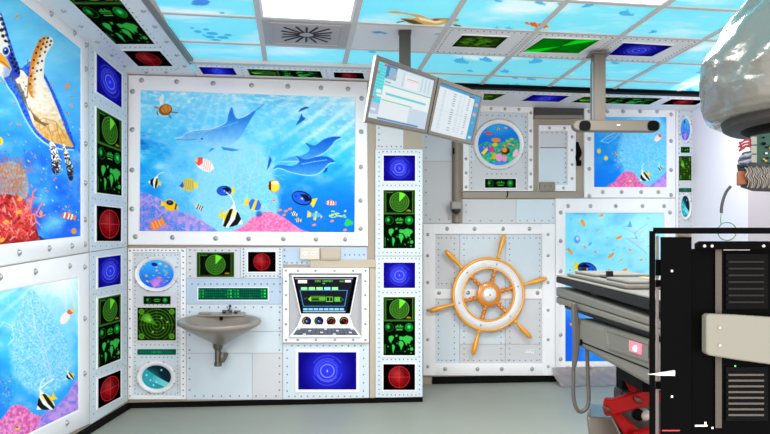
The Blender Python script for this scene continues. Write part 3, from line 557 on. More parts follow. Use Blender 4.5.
def reef_disc(p):
    A, B = p.A, p.B; p.C[:] = mix((30, 150, 240), (20, 90, 220), (B-124)/30); p.ell(496, 128, 10, 5, (80, 190, 250), .6, soft=.8)
    mound(p, [(478, 148), (486, 142), (494, 144), (502, 142), (510, 138), (520, 142), (522, 168), (478, 168)], ((30, 150, 140), (60, 210, 130), (30, 90, 210)), 41, .3)
    p.ell(484, 150, 6, 5, (60, 110, 230), .9); specks(p, 480, 142, 520, 165, 46, [(250, 220, 40), (245, 130, 180), (60, 220, 140), (90, 120, 240), (240, 90, 60)], (.6, 2), 5)
    p.poly([(481, 153), (487, 147), (488, 150), (484, 155)], (250, 225, 40)); p.ell(491.5, 149, 2.4, 3.2, (226, 60, 150)); p.ell(499, 157.5, 3.4, 4, (245, 160, 200)); p.ell(504.5, 158.5, 2.8, 3.2, (240, 150, 200)); p.ell(494, 156, 2.2, 3.6, (200, 190, 50)); p.ell(515.5, 153, 2.2, 4.5, (245, 190, 210), ang=25); p.ell(500, 163.5, 9, 2, (60, 150, 240))
    p.ell(488.5, 133.3, 4, 1.4, (238, 74, 50), ang=4); p.ell(496, 140, 4.6, 2.2, (246, 140, 40), ang=4); p.ell(495, 144.6, 2.6, 2, (200, 210, 60)); p.ell(505.5, 151, 4.2, 3.4, (60, 40, 20)); p.ell(504.6, 150, 2.6, 2.4, (250, 150, 40)); fish(p, 'zebra', 497.7, 128.5, 5, 20)
    for x, y in [(508, 141), (512, 139), (513, 145), (509, 144), (506, 128)]: p.ell(x, y, 1.6, .9, (240, 170, 50), ang=10)
def aqua_disc(p):
    p.uv(36, 30); A, B = p.A, p.B; p.C[:] = mix((60, 180, 250), (20, 90, 220), B/30); p.ell(20, 24, 6, 5, (200, 120, 230), .9, soft=.4); p.ell(26, 26, 5, 4, (60, 110, 230), .8)
    for k in range(7): p.line([(16, 29), (11+k*1.8, 20+abs(k-3)*.6)], .8, (236, 130, 220))
    specks(p, 3, 4, 33, 24, 26, [(250, 220, 40), (245, 150, 40), (250, 230, 90)], (.8, 1.9), 8, 10); p.ell(16, 5, 3.2, 2, (16, 40, 140), ang=15); p.ell(28, 7, 1.8, .9, (250, 150, 40)); p.ell(27, 12, 3, 1.4, (60, 220, 200), .6)
def deep_disc(p):
    p.uv(30, 24); A, B = p.A, p.B; p.fill((8, 40, 52)); p.poly([(0, 0), (12, 9), (28, 18), (20, 24), (0, 24)], (36, 150, 168)); p.poly([(12, 10), (28, 18), (24, 22), (10, 16)], (120, 222, 228), .9); p.ell(8, 14, 8, 8, (60, 170, 186), .7, soft=.6)
    for x, y in [(20, 5), (9, 15), (15, 17), (12, 20), (5, 10)]: p.ell(x, y, .9, .9, (190, 245, 250), .9, soft=.4)
def ceiling_paint(p):
    A, B = p.A, p.B
    wx, wy = p.wx, p.wy; n = fbm(wx*2.2, wy*2.2, 51, 4); p.C[:] = mix((116, 226, 250), (140, 236, 252), n)
    m = fbm(wx*1.4+3, wy*2.6, 55, 5); p.blend(np.clip((m-.53)*6, 0, 1)*.9, (228, 250, 254)); r = fbm(wx*6, wy*14, 57, 3); p.blend(np.clip((r-.6)*6, 0, 1)*.35*np.clip((wx-1)/1.5, 0, 1), (240, 253, 255))
    Bl = (70, 170, 230); Bd = (66, 176, 228)
    p.ell(200, 4, 9, 1.6, (60, 150, 220)); p.ell(201, 2, 9, 2.6, (70, 140, 225)); p.ell(222, 13, 3, .8, Bl)
    for x, y, rx, ry in [(192, 28, 2.5, .8), (198, 31.5, 4, 1.4), (206, 29.5, 3.5, 1), (212, 33.5, 6, 1.5), (210, 37, 5, 1.4), (223, 37.5, 6, 1.3), (228, 35, 4, 1), (216, 40, 5, 1), (204, 35, 2, .8)]: p.ell(x, y, rx, ry, (50, 170, 215), .85, ang=4)
    p.rect(346, 26.5, 449, 52, (226, 228, 230)) if False else None
    def dol(x, y, s, fl=1, a=8):
        T = fr(p, x, y, s, a, fl < 0); p.poly(T([(-.5, .02), (-.3, -.14), (0, -.2), (.05, -.4), (.15, -.16), (.35, -.04), (.5, -.16), (.46, .1), (.3, .08), (0, .12), (-.3, .12)]), Bd, .9)
    for d in [(461, 61.5, 16), (486, 60, 14, -1), (508, 58.5, 8), (536, 61.5, 15, -1, -8), (505, 71.5, 10, -1, 0), (470, 71, 7), (531, 79, 10), (515, 78, 7, -1), (507, 86, 10), (517, 85.5, 8, -1), (588, 5.5, 13, -1, -14), (626, 14, 16, 1, 8), (653, 32, 9, -1, -12), (540, 3, 12, 1, 14), (560, 4.5, 7, 1, 20), (497, 29, 9, -1), (509, 28.5, 8, 1), (455, 52, 4), (365, 43.5, 8, -1, -8), (372, 52, 8), (615, 63, 9), (618, 89, 8, 1), (700, 73, 8, -1), (690, 90, 9, 1), (498, 1, 9)]: dol(*d)
    # turtle and clownfish printed on the ceiling
    p.poly([(388, 11.5), (396, 11), (408, 13), (420, 15), (430, 18.5), (444, 18), (459, 20), (457, 21.5), (446, 23.5), (436, 25.6), (420, 24.5), (408, 22), (401, 19), (400, 18), (412, 18), (417, 17.4), (404, 14), (390, 13)], (204, 164, 96), 1, True)
    p.poly([(400, 18.5), (414, 20), (424, 24.5), (417, 25.5), (408, 22.5)], (70, 60, 30), .9); p.poly([(396, 22), (404, 20.5), (404, 21.6), (397, 23)], (70, 90, 80)); p.poly([(452, 24), (460, 25), (461, 27), (455, 26)], (70, 60, 40)); p.poly([(418, 17), (430, 19.5), (445, 21.5), (436, 23.5), (420, 20)], (244, 226, 180)); p.ell(436, 20, 4, .9, (170, 60, 40)); p.line([(434, 18.7), (450, 18.6), (458, 19.6)], .9, (80, 110, 70))
    p.poly([(498, 8), (510, 7.5), (536, 10), (535, 11.5), (520, 10.6), (510, 11), (503, 9.6)], (245, 252, 252), .9)
    p.poly([(524, 22.5), (529, 21.5), (528, 23), (535, 22), (538, 23.5), (545, 23.6), (549, 27), (548, 29), (542, 28), (537, 27.5), (531, 25.8), (526, 24)], (230, 96, 20)); p.line([(528.5, 22), (530.5, 25)], 1.1, (240, 240, 240)); p.line([(537, 23), (538.5, 27)], 1.1, (240, 240, 240)); p.ell(547, 28, 2, .9, (250, 200, 40)); p.line([(530.5, 22.6), (531.5, 25.6)], .6, (40, 20, 10))
# ------------------------------------------------------------------ setting
def boxat(x0, y0, z0, x1, y1, z1): return MB().box(((x0+x1)/2, (y0+y1)/2, (z0+z1)/2), ((1, 0, 0), (0, 1, 0), (0, 0, 1)), ((x1-x0)/2, (y1-y0)/2, (z1-z0)/2))
XE = plA.bp(422.5, 300).x; XR = 4.17; XL = -2.6
def struct(name, mb, m, **k): o = mb.build(name, m, **k); o['kind'] = 'structure'; return o
FLOORM = mat('grey_vinyl_floor', (143, 146, 136), .5, spec=.35, var=.05, bscale=1.5)
struct('floor', boxat(XL, 1.0, -.1, XR+.1, 7.8, 0), FLOORM, smooth=False)
struct('wall_back', boxat(c0.x-.05, YA, 0, XE, 7.8, ZC), BEIGE, smooth=False)
struct('wall_recess', boxat(XE, YB, 0, XR, YB+.25, ZC), BEIGE, smooth=False)
RW = mat('lilac_white_paint', (236, 230, 238), .6)
struct('wall_right', boxat(XR, 4.2, 0, XR+.12, YB+.25, ZC), RW, smooth=False)
lo = MB(); a = V((c0.x, c0.y, 0))+plL.u*.02; b = a-plL.u*4.6; o_ = -plL.n*.12
lo.prism([a, b, b+o_, a+o_], (0, 0, ZC)); struct('wall_left', lo, BEIGE, smooth=False)
# pilaster on the right wall
py0 = None
for k in range(400):
    y = 7.5-k*.01; q = V((XR-.3, y, 1.2))-CAM
    if CX+F*q.dot(RT)/q.dot(FW) >= 748: py0 = y; break
struct('trim_1', boxat(XR-.3, py0-1.2, 0, XR-.002, py0, ZC-.002), mat('mauve_grey_paint', (196, 184, 190), .6), smooth=False)
# ceiling: printed tiles, with a glow added to brighten them
def cpos(U, W):
    x = XL+(XR+.1-XL)*U; y = np.where(W < .06, 1.9+1.5*W/.06, 3.4+4.2*(W-.06)/.94); return x, y, np.full(U.shape, ZC)
def cpaint(p):
    d = (p.U, p.W); p.wx, p.wy, _ = cpos(*d); ceiling_paint(p); far = p.wy < 3.3; p.C[far] = (136, 234, 252)
ce = painted('ceiling', cpos, 720, 320, cpaint, None, SKY); ce['kind'] = 'structure'
# top slab above it so that no light leaks in
struct('trim_2', boxat(XL, 1.9, ZC+.004, XR+.1, 7.8, ZC+.1), mat('ceiling_void', (120, 120, 120)), smooth=False)
g = MB(); GX = [-.89+.638*k for k in range(9)]; GY = [4.415+.62*k for k in range(-9, 6)]
def cg(x, y): return V((x, y+.04*x, ZC))
YT = 7.18
for x in GX:
    if x > XR-.2: continue
    ye = YT-.04*x if x > 1.06 else 6.36-.04*x
    if x < -.8: ye = 6.3
    g.box((x, (ye+1.92)/2, ZC-.003), ((1, 0, 0), (0, 1, 0), (0, 0, 1)), (.019, (ye-1.92)/2, .005))
for y in GY:
    x0 = XL if y < 6.5 else 1.06; a, b = cg(-1.9 if y < 5 else -1.3, y), cg(XR-.02, y)
    if y > 6.3 and y < 6.6: a = cg(-1.0, y)
    if y > 6.6: a = cg(1.06, y)
    if y > 7.1 or y < 2.1: continue
    d = (b-a); g.box((a+b)/2-V((0, 0, .0035)), (d, V((0, 0, 1)).cross(d), (0, 0, 1)), (d.length/2, .019, .005))
g.build('ceiling_grid', GRID, ce)
# black joints along the floor
BB = mat('black_skirting', (9, 9, 10), .6, spec=.05)
def skirting(name, pl, x0, x1, ptop, th=.05):
    m = MB(); hh = ptop
    a = V((pl.bp(x0, 300).x, pl.bp(x0, 300).y, 0)); b = V((pl.bp(x1, 300).x, pl.bp(x1, 300).y, 0))
    m.prism([a, a+pl.n*th, b+pl.n*th, b], (0, 0, hh)); return struct(name, m, BB, smooth=False)
HA = plA.bp(250, 400).z
skirting('baseboard_back', plA, 128, 422.4, HA, .02)
skirting('baseboard_recess', plB, 432, 556, plB.bp(480, 376).z, .02)
skirting('baseboard_left', plL, 10, 127.8, HA, .03)
# ------------------------------------------------------------------ panel helpers
def base_of(pl, q): 
    xs = [pl.bp(*p) for p in q]; c = sum(xs, V((0, 0, 0)))/len(xs); c.z = min(p.z for p in xs); return c
def plate(mb, pl, q, off, th, mi=0):
    old = mb.mi; mb.mi = mi; mb.prism([pl.bp(x, y, off) for x, y in q], -pl.n*th); mb.mi = old
def framed(name, label, cat, pl, outer, inner, paint, bolts, th=.03, dens=1.5, group=None, nmax=400, pname='mural'):
    t = thing(name, label, cat, base_of(pl, outer), group)
    f = MB().ring([pl.bp(x, y, th) for x, y in outer], [pl.bp(x, y, th) for x, y in inner], pl.n, th-.001, bev=.005).build('frame', WHITE, t)
    for b in bolts: bolt(pl.bp(b[0], b[1], th), pl.n, f)
    if paint: quad_print(pname, pl, shrink(inner, -.4), th*.5, paint, t, PRINT, dens, nmax)
    return t, f
def bezel(t, pl, q, rim, fn, off, m=SCREEN, name='screen', dens=1.7, bname='screen_bezel'):
    o = shrink(q, -rim)
    b = MB().ring([pl.bp(x, y, off+.006) for x, y in o], [pl.bp(x, y, off+.006) for x, y in q], pl.n, .008, bev=.002).build(bname, WHITE, t)
    quad_print(name, pl, shrink(q, -.2), off+.003, fn, b, m, dens); return b
def riveted(name, label, pl, q, m, riv, off=.006, th=.005, extra=None, group='riveted wall plates', cat='wall plate'):
    t = thing(name, label, cat, base_of(pl, q), group)
    mb = MB(); plate(mb, pl, q, off, th); rivets(mb, pl, riv, off)
    mb.build('plate', [m, RIV], t); return t
# ------------------------------------------------------------------ left wall
def lx(y0, x, s, x0=0): return y0+s*(x-x0)
ou = [(-45, -76), (88.5, 36), (89, 251.9), (-45, 274)]; inn = [(-40, 0-.797*61), (81.5, 48.4), (81.5, 236), (-40, 249)]
framed('mural_panel', 'big framed sea turtle and coral mural high on the left wall', 'mural', plL, ou, inn, turtle_mural,
       [(51, 13.7), (74.3, 33), (86, 45), (85.8, 69), (85.6, 105), (85.4, 143.7), (85.2, 183), (85, 219.7), (85, 244.4), (71.8, 246), (49, 248.4), (19, 252.7), (-14, 257)], th=.013, dens=2.2, nmax=600)
ou = [(-45, 275.4), (89.5, 253), (90, 424), (-45, 489)]; inn = [(-40, 299), (79, 277.5), (79, 409.5), (-40, 467)]
framed('mural_panel', 'framed sea fan and striped fish mural low on the left wall', 'mural', plL, ou, inn, fan_mural,
       [(84.5, 267), (69.6, 266), (35.2, 271.6), (0, 277), (84.5, 318.5), (84.5, 373.6), (66.8, 423)], th=.013, dens=2.1, nmax=440)
def lq(a): return a
t = thing('screen_column', 'upper strip of blue, green and red screens beside the turtle mural', 'screen panel', base_of(plL, [(89.5, 250), (127, 247)]), 'screen columns')
mb = MB(); q = [(89.3, 37), (127.6, 72.6), (127, 246.3), (90.5, 251.6)]; plate(mb, plL, q, .012, .011)
rivets(mb, plL, row((92.5, 44), (92.5, 246), 26)+row((125.3, 76), (125, 243), 22)+row((95, 46), (123, 70), 6)+row((95, 97.5), (123, 114), 6)+row((95, 199), (123, 202), 6)+row((95, 246.5), (123, 244.5), 6), .012, .005)
mb.build('plate', [BLUEP, RIV], t)
for q, fn, nm in [([(96.8, 53), (122, 74.5), (122, 108), (96.8, 91.5)], s_blue, 'blue_screen'), ([(96.8, 107), (122, 121), (122, 195.8), (96.8, 192.5)], s_green, 'radar_screen'), ([(96.8, 205.5), (121.6, 208.3), (121.4, 241.2), (96.8, 241)], s_red, 'red_screen')]:
    bezel(t, plL, q, 1.2, fn, .012, name=nm, dens=3 if fn is s_green else 2.2)
t = thing('screen_column', 'lower strip of blue, green and red screens at the left wall corner', 'screen panel', base_of(plL, [(91, 420), (127, 401)]), 'screen columns')
mb = MB(); q = [(90.6, 252.4), (127, 247), (127.6, 401), (91, 424)]; plate(mb, plL, q, .012, .011)
rivets(mb, plL, row((93.3, 257), (93.5, 414), 22)+row((125, 252), (125, 396), 20)+row((96, 294), (123, 289), 6)+row((96, 374), (123, 364), 6), .012, .005)
mb.build('plate', [BLUEP, RIV], t)
for q, fn, nm in [([(98.3, 258), (121.2, 255), (121.2, 283.8), (98.3, 288)], s_blue, 'blue_screen'), ([(98.3, 298.5), (121.2, 294), (121, 358.8), (98.3, 368)], s_green, 'radar_screen'), ([(98.3, 379), (121, 370), (121, 396.8), (98.3, 409)], s_red, 'red_screen')]:
    bezel(t, plL, q, 1.2, fn, .012, name=nm, dens=3 if fn is s_green else 2.2)
# ------------------------------------------------------------------ ceiling boards
def cscreen(t, q, fn, off=.02, rim=1.2, nm='screen', dens=1.6):
    s = [(-1, -.6), (1, -.6), (1, .6), (-1, .6)]; o = [(p[0]+a*rim*1.4, p[1]+b*rim) for p, (a, b) in zip(q, s)]
    b = MB().ring([plC.bp(x, y, off+.006) for x, y in o], [plC.bp(x, y, off+.006) for x, y in q], (0, 0, -1), .007, bev=.002).build('screen_bezel', WHITE, t)
    quad_print(nm, plC, q, off+.003, fn, b, SCREEN, dens)
def cplate(mb, q, off, th): mb.prism([plC.bp(x, y, off) for x, y in q], (0, 0, th))
t = thing('ceiling_screen_panel', 'long white ceiling board with green and red screens above the left wall', 'ceiling panel', plC.bp(140, 40, .02), 'ceiling boards with screens')
q = [(46-.855*46-30, -30*1.05-46), (108, -44.5), (190.3, 64.5), (191, 73.5), (128.6, 73.5), (128, 72.5), (46, 0)]
def wz(p, y=None): p = V(p); p.y = y if y is not None else p.y; return p
w0 = plL.bp(127.8, 200, .002); w1 = plL.bp(0, 200, .002); w2 = w1+(w1-w0)*.25
mb = MB(); e2 = plC.bp(192.5, 70, .02); mb.prism([V((w2.x, w2.y, ZC-.02)), plC.bp(106, -46.5, .02), plC.bp(189.5, 64.5, .02), V((e2.x, YA-.002, ZC-.02)), V((w0.x, YA-.002, ZC-.02))], (0, 0, .018))
mb.mi = 1
for a in row((60, -22), (122, 62), 22)+row((98, -30), (178, 68), 24)+row((125, 47.5), (160, 47.5), 8)+row((138, 69.5), (176, 69.5), 9):
    c = plC.bp(a[0], a[1], .02); mb.lathe(c, (0, 0, -1), [(.006, 0), (.004, .003), (.001, .004)], 6)
pm = mb.build('board', [WHITE, RIV], t)
for a in [(143.4, 11), (155, 26.4), (166.6, 41.4), (176.8, 55), (184.5, 66), (63.6, 10.7), (81, 26), (97.5, 41.6), (112, 55), (124.7, 66), (146.6, 72), (166, 72), (131, -6)]: bolt(plC.bp(*a, .02), (0, 0, -1), pm, .85)
e = MB(); e.prism([plC.bp(x, y, .028) for x, y in [(107, -46), (111.5, -46), (195, 64), (189.7, 64.5)]], (0, 0, .027)); e.build('edge_trim', mat('taupe_edge', (120, 114, 108), .5), t)
e = 45-(-35)
cscreen(t, [(31.7, -35), (92.3, -35), (155, 44.6), (116, 44.6)], s_green, nm='radar_screen'); cscreen(t, [(122.7, 51), (159.6, 51), (173.3, 66.6), (138.4, 66.6)], lambda p: s_red(p, 1.3), nm='red_screen')
t = thing('ceiling_screen_panel', 'shallow ceiling board of blue, green and red screens above the dolphin mural', 'ceiling panel', plC.bp(280, 73, .02), 'ceiling boards with screens')
mb = MB(); k4 = [plC.bp(192.7, 62.8, .02), plC.bp(372, 69.0, .02), V((XE-.3, YA-.002, ZC-.02)), V((e2.x+.005, YA-.002, ZC-.02))]; mb.prism(k4, (0, 0, .018)); mb.mi = 1
for a in row((196, 65.5), (368, 71.3), 34)+row((241, 67.5), (244, 75.5), 4)+row((326.5, 71), (328.5, 79), 4):
    c = plC.bp(a[0], a[1], .02); mb.lathe(c, (0, 0, -1), [(.006, 0), (.004, .003), (.001, .004)], 6)
mb.build('board', [WHITE, RIV], t)
cscreen(t, [(198.5, 66.9), (233, 68), (237.4, 75.4), (203.2, 74.6)], lambda p: s_blue(p, 2.), rim=.8, nm='blue_screen'); cscreen(t, [(246.9, 68.9), (320.4, 71.3), (323, 78.3), (250, 75.8)], s_greenh, rim=.8, nm='radar_screen', dens=2.2); cscreen(t, [(333.6, 72.4), (362.8, 73), (364.6, 79.4), (334.6, 78)], lambda p: s_red(p, 1.6), rim=.8, nm='red_screen')
mb = MB(); mb.prism([plC.bp(x, y, .03) for x, y in [(189, 61.6), (372, 67.6), (372.5, 69.8), (192, 64)]], (0, 0, .028)); mb.build('edge_trim', GRID, t)
t = thing('ceiling_screen_panel', 'far ceiling board of green, blue and red screens above the recess', 'ceiling panel', plC.bp(600, 98, .02), 'ceiling boards with screens')
mb = MB(); mb.prism([plC.bp(425, 88.5, .02), plC.bp(712, 97.4, .02), V((XR-.005, YB-.002, ZC-.02)), V((XE+.01, YB-.002, ZC-.02))], (0, 0, .018)); mb.mi = 1
for a in row((472, 91.2), (704, 98.8), 40): c = plC.bp(a[0], a[1], .02); mb.lathe(c, (0, 0, -1), [(.006, 0), (.004, .003), (.001, .004)], 6)
mb.build('board', [WHITE, RIV], t)
cscreen(t, [(476, 93.3), (506, 94.3), (492, 100.5), (462, 99.6)], s_darkgreen, rim=.6, nm='green_screen'); cscreen(t, [(533, 94.8), (569.8, 96), (558.6, 102.2), (521, 101.3)], lambda p: s_blue(p, 1.6), rim=.6, nm='blue_screen')
cscreen(t, [(584, 96.8), (662.8, 98.2), (649, 104.9), (570, 102.6)], s_greenh, rim=.6, nm='radar_screen'); cscreen(t, [(672, 99.2), (706, 100.2), (695, 105.4), (660, 104.9)], lambda p: s_red(p, 1.6), rim=.6, nm='red_screen')
mb = MB(); mb.prism([plC.bp(x, y, .035) for x, y in [(436, 85.8), (712, 95.2), (711, 97.4), (436, 88.4)]], (0, 0, .033)); mb.build('edge_trim', BLACK, t)
# tiles of their own: lamps, vent, blank tile, three screen tiles
def tilequad(i, j, ins=.018): 
    x0, x1 = GX[i]+ins, GX[i+1]-ins; y0, y1 = GY[j]+ins, GY[j+1]-ins
    return [cg(x0, y1), cg(x1, y1), cg(x1, y0), cg(x0, y0)]
LAMP = mat('lamp_diffuser', (255, 255, 255), .5, emit=2.2)
for i, j, lab in [(1, 9, 'square recessed ceiling lamp in front of the air vent'), (4, 8, 'square recessed ceiling lamp near the top right edge')]:
    q = tilequad(i, j); c = sum(q, V((0, 0, 0)))/4; t = thing('ceiling_lamp', lab, 'ceiling lamp', c-V((0, 0, .01)), 'recessed ceiling lamps')
    MB().ring([p-V((0, 0, .008)) for p in q], [p.lerp(c, .06)-V((0, 0, .008)) for p in q], (0, 0, -1), .007, bev=.002).build('lamp_frame', WHITE, t)
    MB().prism([p.lerp(c, .05)-V((0, 0, .005)) for p in q], (0, 0, .003)).build('diffuser', LAMP, t)
q = tilequad(1, 10); c = sum(q, V((0, 0, 0)))/4
t = thing('air_vent', 'taupe square ceiling air vent with radiating dark slots', 'air vent', c-V((0, 0, .01)))
VM = mat('taupe_vent', (176, 162, 158), .5); MB().prism([p-V((0, 0, .008)) for p in q], (0, 0, .006)).build('vent_plate', VM, t)
MB().ring([p.lerp(c, .16)-V((0, 0, .013)) for p in q], [p.lerp(c, .22)-V((0, 0, .013)) for p in q], (0, 0, -1), .006, bev=.002).build('vent_frame', VM, t)
sl = MB()
for k in range(16):
    a = 2*PI*(k+.0)/16; d = V((math.cos(a), math.sin(a), 0)); L = .06 if k % 4 == 0 else (.085 if k % 2 == 0 else .07)
    sl.box(c+d*(.05+L)-V((0, 0, .0095)), (d, V((-d.y, d.x, 0)), (0, 0, 1)), (L, .008, .002))
sl.build('vent_slots', mat('vent_shadow_black', (40, 36, 36), .8), t)
q = tilequad(2, 10); c = sum(q, V((0, 0, 0)))/4
def blank(p): p.fill((226, 228, 231)); p.uv(60, 60); p.poly([(11, 44), (14, 40), (19, 42), (21, 39), (23, 42), (17, 46)], (70, 170, 226)); p.poly([(56, 46), (58, 43), (60, 48)], (70, 170, 226))
t = thing('ceiling_tile', 'plain white ceiling tile around the monitor post', 'ceiling tile', c-V((0, 0, .01)))
painted('tile_face', quadpos([p-V((0, 0, .006)) for p in q]), 60, 60, blank, t, PRINT)
def scrtile(i, j, lab, sq, fn, m1=WHITE):
    q = tilequad(i, j); c = sum(q, V((0, 0, 0)))/4; t = thing('screen_tile', lab, 'ceiling tile', c-V((0, 0, .01)), 'ceiling tiles with a screen')
    mb = MB(); mb.prism([p-V((0, 0, .008)) for p in q], (0, 0, .006)); mb.mi = 1
    for k in range(4):
        for s_ in np.linspace(0.02, .98, 13): r = q[k].lerp(q[(k+1) % 4], s_).lerp(c, .07)-V((0, 0, .008)); mb.lathe(r, (0, 0, -1), [(.007, 0), (.004, .003), (.001, .004)], 6)
    mb.build('tile_plate', [m1, RIV], t); cscreen(t, sq, fn, .008, rim=1., dens=2)
scrtile(3, 10, 'riveted ceiling tile with a dark green relief screen', [(462.5, 35.4), (508.2, 37.4), (495.5, 48.6), (451.3, 46.9)], s_darkgreen)
scrtile(4, 10, 'ceiling tile with a bright green sweeping radar screen', [(543.6, 38.2), (600, 40.2), (578, 53.8), (522, 52.2)], s_sweep)
scrtile(5, 10, 'ceiling tile with a blue ringed screen', [(623.6, 43), (673.3, 46), (651.6, 56.9), (608, 55.4)], lambda p: s_blue(p, 1.3))
# ------------------------------------------------------------------ back wall
framed('mural_panel', 'large white framed dolphin mural on the back wall', 'mural', plA, [(128, 75), (367, 82), (368, 246), (127.6, 244.8)], [(140.3, 90), (355.3, 97.4), (354.5, 232.3), (139.2, 231)], back_mural,
       [(141.6, 80.3), (176.8, 81.8), (213, 83.5), (251.5, 85.3), (287.8, 86.5), (321, 88), (348, 89), (132.6, 91.5), (132.4, 129.7), (132.2, 170), (132, 209), (135.4, 236.7), (172.5, 237.4), (215.7, 238.4), (248.6, 238.8), (283.3, 239), (316, 239.2), (345, 239.3), (361.6, 98.5), (361.2, 131.7), (360.8, 167), (360.6, 200.5), (360.5, 228.5)], dens=2.3, nmax=500)
t, f = framed('porthole_panel', 'narrow wall panel with two portholes and green displays left of the sink', 'wall panel', plA, [(127.6, 248), (186, 248), (186, 399.5), (127.8, 399.5)], [(132.3, 252.5), (180.3, 252.5), (180.3, 396), (132.3, 396)], None, [], th=.022)
mb = MB(); 
for q, m in [(rect(132, 252, 156, 292), 0), (rect(156, 252, 181, 292), 1), (rect(132, 292, 142, 345), 0), (rect(142, 292, 181, 345), 0), (rect(132, 345, 142, 366), 1), (rect(142, 345, 181, 366), 1), (rect(132, 366, 181, 388), 0), (rect(132, 388, 181, 396.5), 1)]: plate(mb, plA, q, .008, .007, [0, 2][m])
rivets(mb, plA, row((135, 255), (135, 393), 36)+row((177.7, 255), (177.7, 393), 36)+row((138, 255), (175, 255), 10)+row((138, 394), (175, 394), 10)+row((145, 304.9), (170, 304.9), 7)+row((142, 345), (172, 345), 8)+row((142, 357.3), (172, 357.3), 8), .008, .0045)
rivets(mb, plA, row((129.9, 251), (129.9, 396), 16)+row((183.2, 251), (183.2, 396), 26)+row((130, 250.3), (182, 250.3), 14), .022, .006)
mb.build('riveted_plate', [GREY, RIV, BLUEP], t)
def porthole(t, pl, cx, cy, ro, rg, ryo, ryg, fn, base, m=PRINT, dens=1.6, nm='porthole'):
    c = pl.bp(cx, cy, base); u = pl.bp(cx+10, cy, base)-c; u /= 10; v = V((0, 0, 1))*((pl.bp(cx, cy-10, base)-c).length/10); N = 40
    mb = MB(); prof = [(ro, ryo, 0), (ro, ryo, .012), (ro*.96, ryo*.96, .018), (ro*.8+rg*.2, ryo*.8+ryg*.2, .020), (rg*1.07, ryg*1.07, .016), (rg*1.03, ryg*1.03, .01), (rg, ryg, .004)]
    mb.loft([[c+u*(a*math.cos(2*PI*k/N))+v*(b*math.sin(2*PI*k/N))+pl.n*h for k in range(N)] for a, b, h in prof], caps=False)
    o = mb.build(nm, mat('porthole_rim', (224, 225, 228), .3, .05), t, ang=1.2)
    for k in range(8 if ro > 8 else 4):
        a = PI/8*1.0+2*PI*k/(8 if ro > 8 else 4); r_ = (ro*.88+rg*.12*1.0, ryo*.88+ryg*.12); bolt(c+u*(r_[0]*math.cos(a))+v*(r_[1]*math.sin(a))+pl.n*.018, pl.n, o, .42)
    n1 = max(24, int(rg*2*PI*dens)); painted('porthole_picture', discpos(c+pl.n*.006, u*rg*1.04, v*ryg*1.04), n1, max(10, int(rg*dens)), fn, o, m)
    return o
def aq(p):                                       # re-map disc to its box
    p.W, p.U = (p.Y-p.Y.min())/(np.ptp(p.Y)), (p.X-p.X.min())/(np.ptp(p.X)); aqua_disc(p)
def dq(p): p.W, p.U = (p.Y-p.Y.min())/(np.ptp(p.Y)), (p.X-p.X.min())/(np.ptp(p.X)); deep_disc(p)
porthole(t, plA, 156.5, 274, 22, 17, 18, 13.8, aq, .008, dens=2.2); porthole(t, plA, 156.6, 377, 20, 14.3, 16.6, 11.6, dq, .008, dens=2)
def scr(t, pl, q, fn, off, nm, m=SCREEN, dens=1.8): 
    b = MB(); plate(b, pl, shrink(q, -.5), off+.005, .005); o = b.build('display_housing', BLACK, t); quad_print(nm, pl, q, off+.0065, fn, o, m, dens)
scr(t, plA, rect(144, 296.7, 170, 303.6), s_mini, .008, 'small_display', dens=2.6); scr(t, plA, rect(138, 308.2, 175.2, 339.8), s_bigradar, .008, 'radar_screen'); scr(t, plA, rect(137.9, 349.8, 175.4, 354.2), s_tealbar, .008, 'teal_strip')
# plates around the sink
t = riveted('wall_plate', 'light riveted plate holding a green radar screen above the sink', plA, rect(186.5, 247.5, 240, 278), GREY, row((195, 250.4), (236, 250.4), 7)+row((190, 250), (190, 276), 5), cat='wall panel', group='small screen plates')
scr(t, plA, rect(197.3, 252.8, 233.6, 276.4), s_radaronly, .006, 'radar_screen')
t = riveted('wall_plate', 'riveted plate holding a small red screen above the sink', plA, rect(240.6, 247.5, 282.6, 278), BLUEP, row((243.5, 249), (243.5, 277), 10)+row((280, 249), (280, 277), 10)+row((246, 276), (278, 276), 9), cat='wall panel', group='small screen plates')
bezel(t, plA, rect(248, 251.9, 275.6, 271.8), 1.3, lambda p: s_red(p, 1.35), .006, name='red_screen')
t = riveted('wall_plate', 'steel blue plate band with a long dark green display', plA, rect(186.5, 278.4, 282.6, 304), STEELB, row((192, 284), (280, 284), 15)+row((272, 291.8), (280, 291.8), 2), cat='wall panel', group='small screen plates')
bezel(t, plA, rect(198.3, 288, 267.7, 299.7), 1.1, s_teal, .006, name='green_display', dens=2)
riveted('wall_plate', 'wide pale blue plate right behind the sink basin', plA, rect(186.5, 304.4, 282.6, 331.2), BLUEP, row((192, 307.3), (280, 307.3), 11)+row((189.5, 312), (189.5, 328), 3)+row((279.5, 312), (279.5, 328), 3))
riveted('wall_plate', 'wide pale blue plate behind the drain pipe of the sink', plA, rect(186.5, 331.6, 282.6, 353), BLUEP, row((189.5, 335), (189.5, 350), 2)+row((279.5, 335), (279.5, 350), 2))
riveted('wall_plate', 'pale plate at the floor directly below the sink', plA, rect(186.5, 353.4, 252, 399.5), BLUEP, row((189.5, 358), (189.5, 390), 4)+row((195, 396), (248, 396), 7))
riveted('wall_plate', 'grey plate at the floor between sink and blue screen', plA, rect(252.4, 353.4, 282.6, 399.5), GREY, row((279.5, 358), (279.5, 390), 5)+row((256, 396), (276, 396), 3))
riveted('wall_plate', 'pale riveted strip behind the wall sockets', plA, rect(283, 246.8, 367, 264.5), STEELB, row((284.5, 250), (284.5, 262), 3)+row((287, 262.8), (307, 262.8), 5)+row((345, 254.8), (364, 254.8), 5))
